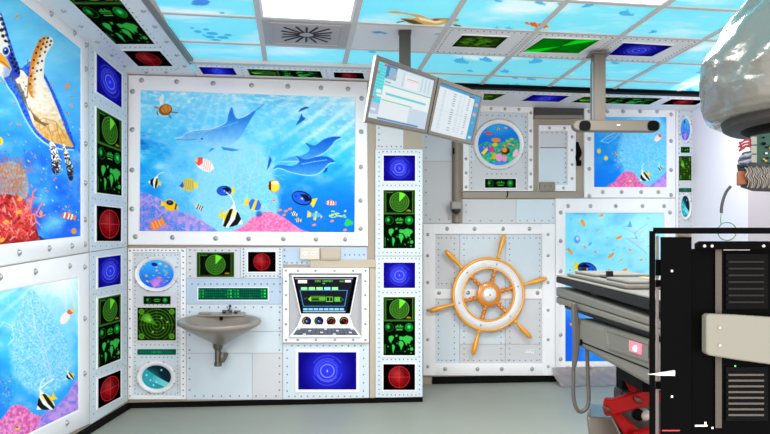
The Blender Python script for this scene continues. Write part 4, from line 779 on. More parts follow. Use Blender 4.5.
riveted('wall_plate', 'grey riveted plate above the middle screen column', plA, rect(376, 118, 403.3, 149), GREY, row((379, 122), (379, 146), 5)+row((382, 146.5), (401, 146.5), 5))
# sockets and trunking
TRK = mat('beige_trunking', (178, 166, 148), .5)
t = thing('cable_trunking', 'beige cable trunking running below the wall sockets', 'cable trunking', plA.bp(342, 267))
mb = MB(); plate(mb, plA, rect(310, 259.5, 376, 267.6), .03, .028); mb.build('trunking', TRK, t, bevel=.003); t = thing('cable_duct', 'beige vertical duct between console and middle screen columns', 'cable duct', plA.bp(372, 399)); mb = MB(); plate(mb, plA, rect(369.8, 268, 375, 399), .02, .018); mb.build('duct_cover', TRK, t, bevel=.003)
t = thing('wall_socket', 'cream double wall socket under the dolphin mural', 'socket', plA.bp(309.5, 259))
mb = MB(); plate(mb, plA, rect(300, 247.8, 319.5, 259.6), .045, .043); mb.build('socket_box', mat('cream_plastic', (208, 200, 184), .4), t, bevel=.004)
for cx in (305.5, 313.5):
    s = MB(); s.lathe(plA.bp(cx, 253.2, .046), -plA.n, [(.019, 0), (.019, .001)], 20); s.mi = 1
    for dx in (-.9, .9): s.lathe(plA.bp(cx+dx, 253.2, .0465), -plA.n, [(.0035, 0), (.0035, .001)], 8)
    s.build('socket_outlet', [WHITE, BLACK], t)
t = thing('junction_box', 'blank beige box beside the double wall socket', 'junction box', plA.bp(330.5, 259))
mb = MB(); plate(mb, plA, rect(320.5, 248, 340.5, 260), .045, .043); mb.build('box_body', TRK, t, bevel=.005); mb = MB(); plate(mb, plA, rect(322, 249.6, 339, 258.3), .049, .005); mb.build('box_lid', TRK, t, bevel=.003)
# sink
CER = mat('taupe_ceramic', (142, 133, 123), .3, coat=.2); CHR = mat('dull_chrome', (130, 126, 120), .3, .9)
sc = plA.bp(219.5, 321, .27); W = .345; D = .245
t = thing('wash_basin', 'grey wall-hung wash basin with taps and drain pipe', 'sink', V((sc.x, YA, plA.bp(216, 366).z)))
tilt = Matrix.Rotation(math.radians(9), 3, 'X')
def sk(r, h, k=40, dy=0): 
    out = []
    for i in range(k):
        a = 2*PI*i/k; x = math.cos(a); y = math.sin(a); e = 1.
        yy = y*D*r; yy = min(yy, D*.985)
        out.append(sc+tilt@V((x*W*r, yy+dy, h)))
    return out
mb = MB(); mb.loft([sk(.1, -.21, dy=.03), sk(.18, -.195, dy=.03), sk(.42, -.14, dy=.02), sk(.7, -.085, dy=.01), sk(.9, -.042), sk(.985, -.022), sk(1., -.005), sk(.985, .008), sk(.95, .012), sk(.86, .008, dy=-.008), sk(.78, -.006, dy=-.02), sk(.6, -.07, dy=-.02), sk(.3, -.1, dy=-.02), sk(.05, -.105, dy=-.02)])
mb.build('basin', CER, t, ang=1.3)
def sl_(x, y, z): return sc+tilt@V((x, y, z))
mb = MB(); mb.box(sl_(0, .19, .012), ((1, 0, 0), tilt@V((0, 1, 0)), tilt@V((0, 0, 1))), (.2, .05, .01)); mb.build('tap_ledge', CER, t, bevel=.008)
mb = MB(); mb.lathe(sl_(.0, .14, -.012), tilt@V((0, -1, .35)), [(.016, 0), (.016, .006)], 16); mb.build('overflow_hole', BLACK, t)
f = MB(); f.cyl(sl_(.07, .19, .02), sl_(.07, .19, .05), .02); f.tube([sl_(.07, .19, .045), sl_(.065, .15, .062), sl_(.06, .1, .055), sl_(.058, .09, .04)], .011, 10); f.build('tap_spout', CHR, t)
for x, h in ((.02, .035), (.118, .03)):
    f = MB(); f.cyl(sl_(x, .19, .02), sl_(x, .19, h+.01), .016); f.box(sl_(x+.015, .17, h+.014), ((1, 0, 0), (0, 1, 0), (0, 0, 1)), (.028, .014, .006)); f.build('tap_handle', mat('dark_chrome', (70, 68, 66), .3, .8), t)
f = MB(); f.cyl(sl_(.07, .19, .05), sl_(.072, .17, .085), .005); f.cyl(sl_(.072, .17, .083), sl_(.072, .165, .095), .012); f.build('tap_lever', CHR, t)
f = MB(); f.box(sl_(-.14, .19, .025), ((1, 0, 0), (0, 1, 0), (0, 0, 1)), (.05, .03, .008)); f.build('soap_dish', CER, t, bevel=.006)
dr = MB(); x = sc.x-.02; y = YA-.2; zt = plA.bp(219, 343).z; zb = plA.bp(219, 366, .2).z
dr.lathe((x, y, zt-.02), (0, 0, -1), [(.045, -.05), (.04, 0), (.026, .02), (.026, .12), (.032, .122), (.032, .15), (.02, .155), (.022, zt-.02-zb-.01), (.012, zt-.02-zb)], 20)
dr.tube([(x+.0, y, zt-.12), (x+.04, y+.02, zt-.12), (x+.05, y+.1, zt-.11), (x+.05, YA-.002, zt-.1)], .02, 10)
dr.lathe((x+.035, y-.01, zt-.14), (0, 0, 1), [(.022, 0), (.028, .02), (.028, .06), (.02, .08)], 14); dr.build('drain_pipe', mat('old_pipe_metal', (104, 98, 90), .4, .6), t)
# computer console panel
t, f = framed('console_panel', 'white riveted control console with dark screen, gauges and keyboard', 'console', plA, rect(282.8, 267.8, 369, 342.8), rect(289, 273.6, 361.6, 337), None,
   [(x, 270.6) for x in (286, 298, 315.6, 334.6, 353, 365.5)]+[(x, 339.8) for x in (286, 297.8, 316, 334.8, 353, 365.5)]+[(286, y) for y in (281, 295, 309, 324)]+[(365.3, y) for y in (281, 295, 309, 324)], th=.05)
for o in f.children: o.scale = (.62,)*3
mb = MB(); plate(mb, plA, rect(288.5, 273, 362, 337.5), .006, .005); mb.build('console_back', mat('console_grey', (168, 170, 174), .5), t)
so = [(291.3, 275), (358.8, 275), (350.8, 315), (300.3, 315)]; si = [(293.2, 276.8), (357, 276.8), (350, 313.6), (301, 313.6)]
o = MB().ring([plA.bp(x, y, .03) for x, y in so], [plA.bp(x, y, .03) for x, y in si], plA.n, .026, bev=.003).build('screen_bezel', WHITE, t)
def con(p):
    p.fill((4, 4, 6)); p.poly([(295, 278), (353.5, 278), (346.5, 312.6), (303, 312.6)], (24, 24, 34)); p.rect(295, 278, 353, 279.2, (150, 150, 165)); p.rect(298, 280, 307, 283.2, (245, 245, 245)); p.rect(345, 280, 351, 282.4, (240, 240, 240))
    text(p, 'CORE COMFORT', 315, 280, 18.4, 2., (90, 190, 60)); p.rect(339.5, 280.6, 344, 282, (60, 150, 50)); p.rect(322.5, 283, 325, 283.8, (90, 190, 60))
    for k, c in enumerate([(140, 235, 130), (150, 240, 140), (150, 240, 140), (130, 225, 250), (150, 240, 140)]): p.rect(301+k*7.7, 287.2, 307.3+k*7.7, 290, c)
    L = [(300, 290.4), (347.5, 290.4), (344.5, 306.2), (303.5, 306.2), (300, 290.4)]; p.line(L, .8, (70, 160, 225))
    p.rect(310.5, 296, 325, 301.4, (60, 120, 36)); p.rect(312, 298.6, 319, 300, (20, 26, 20)); p.poly([(308, 299), (311, 296.4), (311, 301.6)], (120, 220, 60)); p.rect(319, 297.6, 325.5, 298.5, (90, 190, 60)); p.rect(319, 299.4, 325.5, 300.2, (90, 190, 60))
    p.frame(326, 296.6, 333, 301.8, .6, (110, 200, 70)); p.rect(329.4, 296.6, 330, 301.8, (110, 200, 70)); p.rect(334.5, 297, 340, 301.6, (90, 180, 60)); p.line([(340, 297), (343.5, 299.5), (340, 302)], .5, (80, 150, 60)); p.line([(304, 299), (307, 297.5)], .5, (80, 150, 60))
    for k in range(8): p.rect(303.2+k*5.2, 308.2, 307.6+k*5.2, 310.2, (120, 200, 245))
    p.rect(303, 311, 345.5, 312.2, (170, 170, 190))
quad_print('screen', plA, si, .012, con, o, SCREEN, 3.4)
# sloping control deck
d0 = [plA.bp(301.6, 315.2, .03), plA.bp(349.6, 315.2, .03), plA.bp(353.8, 326.8, .05), plA.bp(297, 326.8, .05)]
mb = MB(); mb.prism(d0, plA.n*-.02); mb.build('control_deck', WHITE, t)
d1 = [plA.bp(296.4, 327.2, .05), plA.bp(354.4, 327.2, .05), plA.bp(361.6, 336.8, .075), plA.bp(289.2, 336.8, .075)]
mb = MB(); mb.prism(d1, plA.n*-.06); kd = mb.build('keyboard_tray', WHITE, t)
kq = [(297.6, 328.2), (353.2, 328.2), (358.4, 335), (293, 335)]
def kpt(u, v, off): 
    a = plA.bp(297.6, 328.2, .053+off), plA.bp(353.2, 328.2, .053+off), plA.bp(358.4, 335, .071+off), plA.bp(293, 335, .071+off)
    return a[0].lerp(a[1], u).lerp(a[3].lerp(a[2], u), v)
mb = MB(); mb.prism([kpt(0, 0, .001), kpt(1, 0, .001), kpt(1, 1, .001), kpt(0, 1, .001)], plA.n*-.004); kb = mb.build('keyboard', mat('keyboard_dark', (40, 46, 58), .5), t)
mb = MB()
for r_ in range(4):
    for k in range(15):
        if (k+r_) % 5 == 4 and r_ == 3: continue
        mb.mi = 1 if (k*3+r_*5) % 7 == 0 else 0
        u0, u1, v0, v1 = (k+.12)/15, (k+.88)/15, (r_+.12)/4, (r_+.88)/4; mb.prism([kpt(u0, v0, .006), kpt(u1, v0, .006), kpt(u1, v1, .006), kpt(u0, v1, .006)], plA.n*-.005)
mb.build('keys', [mat('key_slate', (74, 84, 102), .5), mat('key_pale', (196, 200, 208), .5)], kb, smooth=False)
for k, (x, c1, c2) in enumerate([(306.6, (240, 160, 40), (60, 90, 220)), (318.9, (30, 160, 110), (40, 60, 220)), (331.2, (220, 30, 40), (190, 170, 30)), (344, (220, 40, 40), (200, 160, 30))]):
    c = plA.bp(x, 321.2, .045); mb = MB(); mb.lathe(c-plA.n*.012, plA.n, [(.040, 0), (.040, .012), (.036, .014), (.034, .011)], 24, 1, 1); g_ = mb.build('gauge', BLACK, t)
    def dial(p, c1=c1, c2=c2, k=k):
        p.W, p.U = (p.Y-p.Y.min())/np.ptp(p.Y), (p.X-p.X.min())/np.ptp(p.X); p.uv(20, 20); p.fill((14, 12, 14)); p.rg(10, 10, 7.8, 1.8, c1, .95, a0=[100, 120, 290, 290][k], a1=[260, 250, 359, 359][k]); p.rg(10, 10, 7.8, 1.6, c2, .9, a0=40, a1=[80, 100, 170, 170][k]); p.rg(10, 10, 7.8, 1.5, (200, 30, 50), .8, a0=[0, 300, 0, 0][k], a1=[1, 359, 30, 40][k])
        if k < 2: p.ell(11, 10.5, 3.6, 3.4, (60, 90, 220) if k else (70, 100, 210), soft=.4); p.ell(9, 9, 1, 1, (250, 220, 120))
        else: p.line([(7, 13), (13, 7)] if k == 2 else [(8, 6), (11, 12)], 1., (235, 60, 50))
    painted('gauge_face', discpos(c-plA.n*.000+plA.n*.001, plA.u*.036, V((0, 0, .036))), 30, 12, dial, g_, PRINT)
t = thing('display_board', 'riveted floor level panel with a wide blue ringed screen', 'screen panel', plA.bp(326, 399))
mb = MB(); plate(mb, plA, rect(283, 343.2, 369, 399.2), .014, .013); rivets(mb, plA, row((292, 345.8), (361, 345.8), 12)+row((289, 396.3), (363, 396.3), 13)+row((287.2, 350), (287.2, 391), 6)+row((363.6, 350), (363.6, 391), 6), .014, .006)
mb.build('plate', [BLUEP, RIV], t); bezel(t, plA, rect(298.2, 352.3, 356.3, 389.6), 3, lambda p: s_blue(p, 1.5), .014, name='blue_screen')
# middle screen columns
t = thing('screen_column', 'tall pale riveted screen column beside the dolphin mural, blue screen over green', 'screen panel', plA.bp(399, 256), 'screen columns')
mb = MB(); plate(mb, plA, rect(375.4, 149.4, 422.4, 255.7), .02, .019); rivets(mb, plA, row((379, 152.5), (379, 253), 22)+row((419.6, 152.5), (419.6, 253), 22)+row((383, 151.6), (416, 151.6), 9)+row((383, 185.3), (416, 185.3), 9)+row((383, 252.6), (416, 252.6), 9), .02, .0055); mb.build('plate', [BLUEP, RIV], t)
bezel(t, plA, rect(383.6, 155.4, 415.2, 181), 1.4, lambda p: s_blue(p, 1.2), .02, name='blue_screen'); bezel(t, plA, rect(383.4, 190, 415.2, 248.4), 1.4, s_green, .02, name='radar_screen', dens=2.8)
t = thing('screen_column', 'floor level screen column beside the wheel, blue, green and red screens', 'screen panel', plA.bp(399, 397), 'screen columns')
mb = MB(); plate(mb, plA, rect(375.4, 256.3, 422.4, 397.4), .02, .019); rivets(mb, plA, row((379, 259), (379, 394), 30)+row((419.6, 259), (419.6, 394), 30)+row((383, 258.5), (416, 258.5), 9)+row((383, 292.6), (416, 292.6), 9)+row((383, 359.4), (416, 359.4), 9)+row((383, 394.8), (416, 394.8), 9), .02, .0055); mb.build('plate', [BLUEP, RIV], t)
bezel(t, plA, rect(383.6, 262.6, 415.2, 288), 1.4, lambda p: s_blue(p, 1.2), .02, name='blue_screen'); bezel(t, plA, rect(383.4, 297, 415.2, 355.4), 1.4, s_green, .02, name='radar_screen', dens=2.8); bezel(t, plA, rect(383.4, 364.2, 415, 390), 1.4, lambda p: s_red(p, 1.2), .02, name='red_screen')
# ------------------------------------------------------------------ recess wall
t = thing('shutter_box', 'dark slatted shutter box high on the recess wall', 'shutter box', plB.bp(559, 117))
mb = MB(); plate(mb, plB, rect(534.4, 97.5, 583.8, 116.5), .02, .018)
for k in range(7): plate(mb, plB, rect(535, 101.2+k*2.1, 583.2, 102.6+k*2.1), .028, .008)
mb.build('slats', mat('dark_slats', (62, 60, 58), .5), t, smooth=False); mb = MB(); plate(mb, plB, rect(534.4, 115.2, 583.8, 118.4), .05, .048); mb.build('bottom_rail', mat('grey_rail', (128, 122, 115), .5), t)
riveted('wall_plate', 'pale blue plate high beside the beige pipe behind the monitors', plB, rect(415, 100, 452, 161), BLUEP, row((426, 105), (426, 158), 6))
riveted('wall_plate', 'tall grey plate between screen column and beige pipe', plB, rect(415, 161.4, 452, 223), GREY, row((426, 170), (426, 215), 5)+row((430, 219.5), (449, 219.5), 3))
riveted('wall_plate', 'grey riveted plate above the left half of the wheel panel', plB, rect(462.5, 199.3, 516, 223), GREY, row((466, 205), (466, 212), 2)+row((470, 220.6), (512, 220.6), 5))
riveted('wall_plate', 'pale blue riveted plate above the right half of the wheel panel', plB, rect(516.4, 199.3, 555.4, 223), BLUEP, row((520, 220.6), (549, 220.6), 5)+row((553, 204), (553, 218), 2))
TAU = mat('taupe_pipe', (132, 122, 110), .5)
t = thing('wall_pipe', 'beige vertical pipe running up the recess wall', 'pipe', plB.bp(456.5, 223)); MB().cyl(plB.bp(456.5, 222.5, .04), plB.bp(456.5, 98, .04), .04, 20).build('pipe', TAU, t); MB().box(plB.bp(453.5, 151, .09), ((1, 0, 0), (0, 1, 0), (0, 0, 1)), (.008, .01, .03)).build('pipe_clip', BLACK, t)
t = thing('security_camera', 'small grey security camera fixed on the beige pipe', 'security camera', plB.bp(456, 215, .1))
MB().box(plB.bp(456, 205.5, .125), ((1, 0, 0), (0, 1, 0), (0, 0, 1)), (.056, .045, .042)).build('housing', mat('camera_grey', (140, 136, 132), .4), t, bevel=.012); MB().lathe(plB.bp(456, 209.6, .125), (0, 0, -1), [(.054, 0), (.05, .02), (.035, .042), (.012, .052), (.001, .053)], 20).build('lens_dome', mat('dark_dome', (34, 32, 32), .15, coat=.5), t)
# porthole panel
t, f = framed('porthole_panel', 'white riveted panel with one big round reef porthole', 'wall panel', plB, [(463, 105), (533.4, 107), (533.4, 191), (463, 191)], [(469, 111), (528, 113), (528, 190), (469, 190)], None, [], th=.03)
mb = MB()
for q, m in [(rect(468.5, 110, 490, 160), 2), (rect(490, 110, 528.5, 150), 2), (rect(490, 150, 528.5, 190.5), 0), (rect(468.5, 160, 490, 190.5), 0)]: plate(mb, plB, q, .008, .007, m)
rivets(mb, plB, row((471.5, 116), (471.5, 188), 15)+row((525.5, 117), (525.5, 188), 15)+row((475, 115), (522, 116), 9)+row((487, 173.8), (516, 173.8), 7), .008, .006); mb.build('riveted_plate', [GREY, RIV, BLUEP], t)
for b in [(530.8, 113), (530.8, 131), (530.8, 147), (530.8, 160), (530.8, 174), (530.8, 187), (466, 159), (466, 173), (466, 187), (491, 108.6), (519, 109.4), (505, 109)]: bolt(plB.bp(*b, .03), plB.n, f, .75)
porthole(t, plB, 498.8, 144.5, 25.6, 20.6, 25.6, 20.6, reef_disc, .012, dens=2.1); 
q = rect(485, 178.8, 516, 187.8); bezel(t, plB, q, .8, s_mini, .01, name='small_display', dens=2.4)
t, f = framed('wall_panel', 'small blank riveted panel left of the hanging cable', 'wall panel', plB, rect(538.8, 125, 576, 191.2), [(539.4, 131), (567.5, 131), (567.5, 184.6), (539.4, 184.6)], None, [], th=.03)
mb = MB(); plate(mb, plB, rect(539, 130.5, 568, 148), .008, .007, 0); plate(mb, plB, rect(539, 147.4, 568, 185), .008, .007, 2); rivets(mb, plB, row((565.5, 134), (565.5, 182), 11)+row((542, 132.8), (562, 132.8), 5)+row((558, 182.6), (564, 182.6), 2), .008, .006); mb.build('riveted_plate', [GREY, RIV, BLUEP], t)
for b in [(549.5, 128), (564.5, 128.3), (572, 137), (572, 150), (572, 164.5), (572, 178.5), (563.5, 188)]: bolt(plB.bp(*b, .03), plB.n, f, .75)
t = thing('wall_socket', 'taupe wall socket in front of the blank riveted panel', 'socket', plB.bp(547.5, 190)); mb = MB(); plate(mb, plB, rect(540, 182, 555.4, 190.6), .06, .058); mb.build('socket_box', TAU, t, bevel=.004)
s = MB()
for dx in (544.8, 550.6): s.lathe(plB.bp(dx, 186.2, .061), -plB.n, [(.014, 0), (.014, .001)], 12)
s.build('socket_outlet', mat('dark_taupe', (110, 102, 94), .5), t)
t = thing('cable_trunking', 'taupe horizontal trunking across the recess wall', 'cable trunking', plB.bp(520, 198)); mb = MB(); plate(mb, plB, rect(462.5, 191.8, 583.2, 198.2), .03, .028); mb.build('trunking', mat('taupe_trunking', (146, 136, 124), .5), t, bevel=.003); MB().tube([plB.bp(507.6, 191, .035), plB.bp(507.8, 194, .037), plB.bp(506.8, 197.4, .037)], .006).build('cable_stub', BLACK, t)
t = thing('hanging_cable', 'short black cable hanging left of the reef mural', 'cable', plB.bp(579, 165)); MB().tube([plB.bp(577, 142, .02), plB.bp(577.6, 147, .02), plB.bp(579, 153, .02), plB.bp(577.4, 158, .025), plB.bp(579, 163, .02)], lambda s_: .014+.016*math.sin(PI*s_)).build('cable', BLACK, t); MB().box(plB.bp(579, 163, .03), ((1, 0, 0), (0, 1, 0), (0, 0, 1)), (.022, .02, .03)).build('plug', BLACK, t, bevel=.008)
framed('mural_panel', 'framed reef mural behind the ceiling tracking bar', 'mural', plB, rect(584.3, 105.5, 675.8, 197.8), rect(594.3, 116.8, 666.8, 187), reef_mural, [(589.3, y) for y in (111.5, 139, 169, 196)]+[(671, y) for y in (114.5, 141, 170, 195)]+[(x, 192) for x in (602.7, 621.6, 641, 658.3)]+[(x, 111.5) for x in (607, 623, 640, 657)], dens=2)
framed('mural_panel', 'framed pale ray mural behind the treatment couch', 'mural', plB, rect(555.6, 198.4, 675.8, 375.4), rect(565.6, 212.8, 664.6, 361.5), ray_mural, [(x, 206) for x in (568, 590.4, 615.7, 642.5, 664)]+[(560.6, y) for y in (212.5, 241, 271, 303, 334.7, 359)]+[(670, y) for y in (212.5, 241, 271, 303, 334.7, 359)]+[(x, 367.8) for x in (567.7, 590, 615, 642, 664)], dens=1.7)
t, f = framed('porthole_panel', 'narrow tall panel with two oval portholes at the right corner', 'wall panel', plB, rect(676.2, 108.8, 694, 229), rect(678, 110.5, 692.4, 228), None, [], th=.025)
mb = MB(); plate(mb, plB, rect(677.6, 110, 692.8, 160), .01, .009, 2); plate(mb, plB, rect(677.6, 160, 692.8, 228.4), .01, .009, 0); rivets(mb, plB, row((679.2, 112), (679.2, 226), 26)+row((691.2, 112), (691.2, 226), 26), .01, .005); mb.build('riveted_plate', [GREY, RIV, BLUEP], t)
porthole(t, plB, 685, 129.6, 6, 4.6, 14, 11, aq, .01, dens=3.2); porthole(t, plB, 685, 206.5, 6, 4.2, 14, 10.5, dq, .01, dens=3.2)
scr(t, plB, rect(681.6, 147.4, 689.2, 152.2), s_mini, .01, 'small_display', dens=3); scr(t, plB, rect(679.8, 156.6, 690.8, 179.8), s_bigradar, .01, 'radar_screen', dens=3); scr(t, plB, rect(679.8, 188.6, 690.8, 191.4), s_tealbar, .01, 'teal_strip', dens=3)
# wheel panel
t, f = framed('wheel_panel', 'large white riveted panel behind the ship wheel', 'wall panel', plB, [(423, 223.6), (555.2, 223.6), (555.2, 375.6), (423, 375.6)], [(434.6, 234.2), (542, 234.2), (542, 363.6), (434.6, 363.6)], None,
   [(x, 228.8) for x in (447, 474.5, 503, 529.5)]+[(x, 369) for x in (445, 477.4, 501.6, 532)]+[(427.8, y) for y in (234.5, 255.6, 282.4, 310.2, 339.5, 366.5)]+[(548, y) for y in (234.5, 255.6, 282.4, 310.2, 339.5, 366.5)], th=.035)
for x0_ in (423.2, 542.6): mb = MB(); plate(mb, plB, rect(x0_, 223.9, x0_+12.2, 375.4), .0385, .004); mb.build('side_plank', WHITE, t, bevel=.0015)
mb = MB(); plate(mb, plB, rect(434.2, 289, 542.4, 298.6), .03, .028); cb = mb.build('cross_band', WHITE, t)
for x in (439, 468, 537.5, 521): bolt(plB.bp(x, 292.8, .03), plB.n, cb)
mb = MB()
for q, m in [(rect(434.2, 234, 459.6, 290), 0), (rect(460, 234, 505, 290), 2), (rect(505.4, 234, 542.4, 290), 2), (rect(434.2, 298, 459.6, 364), 2), (rect(460, 298, 505, 344), 2), (rect(505.4, 298, 542.4, 344), 0), (rect(460, 344.4, 505, 364), 0), (rect(505.4, 344.4, 542.4, 364), 0)]: plate(mb, plB, q, .01, .009, m)
rivets(mb, plB, row((438.5, 238), (438.5, 284), 9)+row((454.4, 238), (454.4, 284), 9)+row((442, 238), (451, 238), 3)+row((442, 283.6), (451, 283.6), 3)+row((464, 238), (464, 284), 9)+row((467, 238), (506, 238), 8)+row((509.6, 238), (509.6, 288), 10)+row((539.6, 238), (539.6, 288), 10)+row((513, 238), (536, 238), 5)
   +row((438.5, 303), (438.5, 360), 11)+row((454.4, 303), (454.4, 360), 11)+row((442, 360.5), (451, 360.5), 3)+row((464, 303), (464, 360), 11)+row((501, 303), (501, 360), 11)+row((509.6, 303), (509.6, 360), 11)+row((539.6, 303), (539.6, 360), 11)+row((468, 360.5), (537, 360.5), 13), .01, .006)
mb.build('riveted_plate', [GREY, RIV, BLUEP], t)
em = MB(); em.mi = 0
for k in range(5): em.box(plB.bp(525.6+k*1.9, 352.4-.5*math.sin(k), .011), ((1, 0, .15), (0, 1, 0), (0, 0, 1)), (.007, .001, .009))
for k in range(3): em.box(plB.bp(527+k*3, 349.8, .011), ((1, 0, .3), (0, 1, 0), (0, 0, 1)), (.01, .001, .004))
em.build('white_emblem', WHITE, t)
# ship wheel
GOLD = mat('golden_wood', (236, 160, 44), .3, .1, coat=.4, var=.1, bscale=20); GOLD2 = mat('dark_golden_wood', (208, 126, 22), .3, .1, coat=.4)
PXM = (plB.bp(498.5, 294.5, .1)-plB.bp(488.5, 294.5, .1)).length/10
wc = plB.bp(488.5, 294.5, .1); t = thing('ship_wheel', 'golden six-spoked ship steering wheel with white ring', 'ship wheel', V((wc.x, YB, wc.z-.62)))
N = plB.n
def rr(prof, m, nm, par=None, n=64): return MB().lathe(wc, N, [(r*PXM, h) for r, h in prof], n, caps=False).build(nm, m, par or t, ang=1.)
rr([(33.6, -.02), (36, -.02), (36.6, -.008), (36.4, .008), (35.4, .016), (34, .014), (33.6, .006), (33.6, -.02)], GOLD, 'outer_rim')
wr = rr([(26.6, -.018), (33.8, -.018), (33.8, .008), (33, .012), (27.4, .012), (26.6, .008), (26.6, -.018)], mat('white_enamel', (212, 213, 218), .3, .15), 'white_ring')
rr([(24.6, -.016), (26.8, -.016), (27, .008), (26.2, .014), (25, .012), (24.6, 0), (24.6, -.016)], GOLD, 'inner_rim')
MB().lathe(wc, N, [(5*PXM, -.082), (5*PXM, -.03), (11.5*PXM, -.025), (12.4*PXM, 0), (12.2*PXM, .015), (11*PXM, .024), (7*PXM, .028)], 40).build('hub', GOLD2, t)
hb = MB().lathe(wc, N, [(7.2*PXM, .026), (7*PXM, .034), (5.8*PXM, .044), (3.8*PXM, .052), (1.6*PXM, .056), (.1*PXM, .057)], 32).build('hub_cap', mat('pearl_cap', (232, 233, 236), .2, .3), t, ang=1.3); bolt(wc+N*.056, N, hb, .6)
for k in range(6):
    a = math.radians(15+60*k); d = V((math.cos(a), 0, math.sin(a)))
    sp = [(1.9, 11), (2.4, 12), (1.6, 13), (2.7, 14.6), (2.3, 15.6), (1.3, 16.6), (2.2, 18), (2.6, 19), (1.3, 20.6), (1.9, 22), (2.4, 23), (1.9, 25)]
    MB().lathe(wc, d, [(r*PXM, h*PXM) for r, h in sp], 14).build('spoke', GOLD2, t, ang=1.2)
    hd = [(1.3, 36), (1.9, 37), (1.9, 38), (1.3, 39), (1.7, 42), (2.4, 48), (2.7, 53), (2.5, 57), (1.9, 59.4), (1., 60.6), (.1, 61)]
    MB().lathe(wc, d, [(r*PXM, h*PXM) for r, h in hd], 16).build('handle', GOLD, t, ang=1.2)
    a2 = a+math.radians(0); bolt(wc+V((math.cos(a2), 0, math.sin(a2)))*(30.4*PXM)+N*.012, N, wr, .5)
# bag of plastic sheeting on the floor
rnd = random.Random(5); nb, hb_ = 46, 12; bagV = []; 
t = thing('plastic_sheet', 'crumpled translucent plastic sheet along the floor under the ray mural', 'plastic sheet', V((plB.bp(600, 380).x, YB-.2, 0)))
mb = MB(); vs = []; x0, x1 = plB.bp(549, 380).x, plB.bp(632, 380).x
for j in range(hb_):
    for i in range(nb):
        s_ = i/(nb-1); h = j/(hb_-1); z = .006+.15*h; y = YB-.03-.3*(1-h)**1.5-.02*math.sin(i*.9+j*.7)-.02*math.sin(i*.37-j*.5)-.02*rnd.random(); vs.append(V((x0+(x1-x0)*s_+.02*rnd.random(), min(y, YB-.045), z)))
mb.add(vs, [[j*nb+i, j*nb+i+1, (j+1)*nb+i+1, (j+1)*nb+i] for j in range(hb_-1) for i in range(nb-1)]); mb.build('sheet', mat('milky_plastic', (150, 143, 142), .3, alpha=.75, spec=.4), t, ang=3)
# ------------------------------------------------------------------ hanging equipment
FRM = mat('dark_monitor_frame', (88, 82, 78), .5, spec=.2); PST = mat('dark_post', (50, 48, 45), .4, .2)
def cbox(px0, py0, px1, py1, Z, dep, mb=None):
    mb = mb or MB(); mb.prism([P(px0, py0, Z), P(px1, py0, Z), P(px1, py1, Z), P(px0, py1, Z)], DV*dep); return mb
DV = FW+RT*.372                                  # the rack and the machinery beside it are turned to the left
AX = (RT, FW, UP)
Zp = H*F/(262-28.7)
t = thing('monitor_mount', 'dark square ceiling post carrying the twin monitors', 'monitor mount', P(405, 120, Zp))
a = P(405, 28.7, Zp); a.z = ZC-.01; b = P(405, 104, Zp+.0)
MB().box((a+V((a.x, a.y, b.z)))/2+FW*.04, AX, (.04, .04, (a.z-b.z)/2)).build('post', PST, t); MB().box(V((a.x, a.y, ZC-.014))+FW*.04, AX, (.045, .045, .006)).build('ceiling_flange', PST, t)
bb_ = V((a.x, a.y, P(420, 100, Zp).z)); MB().box(bb_+FW*-.02+RT*.03, AX, (.13, .09, .05)).build('bracket', PST, t, bevel=.01)
Zl, Zm, Zr = 4.78, 4.93, 5.05
def mon(q, Zs, sq, fn, label, sidew):
    f4 = [P(x, y, z) for (x, y), z in zip(q, Zs)]; t = thing('monitor', label, 'monitor', (f4[2]+f4[3])/2, 'twin ceiling-hung monitors')
    n = (f4[1]-f4[0]).cross(f4[3]-f4[0]).normalized(); n = n if n.dot(FW) > 0 else -n; c = sum(f4, V((0, 0, 0)))/4
    bi = lambda x, y: None
    # screen corners by interpolation inside the front quad
    def uvof(px, py):
        u = v = .5
        for _ in range(12):
            X = (q[0][0]*(1-u)+q[1][0]*u)*(1-v)+(q[3][0]*(1-u)+q[2][0]*u)*v; Y = (q[0][1]*(1-u)+q[1][1]*u)*(1-v)+(q[3][1]*(1-u)+q[2][1]*u)*v
            ux = (q[1][0]-q[0][0])*(1-v)+(q[2][0]-q[3][0])*v; uy = (q[1][1]-q[0][1])*(1-v)+(q[2][1]-q[3][1])*v
            vx = (q[3][0]-q[0][0])*(1-u)+(q[2][0]-q[1][0])*u; vy = (q[3][1]-q[0][1])*(1-u)+(q[2][1]-q[1][1])*u
            D_ = ux*vy-uy*vx; ex, ey = px-X, py-Y; u += (ex*vy-ey*vx)/D_; v += (ux*ey-uy*ex)/D_
        return f4[0].lerp(f4[1], u).lerp(f4[3].lerp(f4[2], u), v)
    s4 = [uvof(*p) for p in sq]
    MB().ring(f4, s4, -n, .012, bev=.003).build('monitor_frame', FRM, t)
    mb = MB(); mb.prism([p+n*.008 for p in f4], n*.045); mb.build('monitor_body', mat('pale_monitor_shell', (176, 172, 164), .5, spec=.2), t)
    painted('display', quadpos([p+n*.006 for p in s4]), 110, 100, fn, t, MON); return t
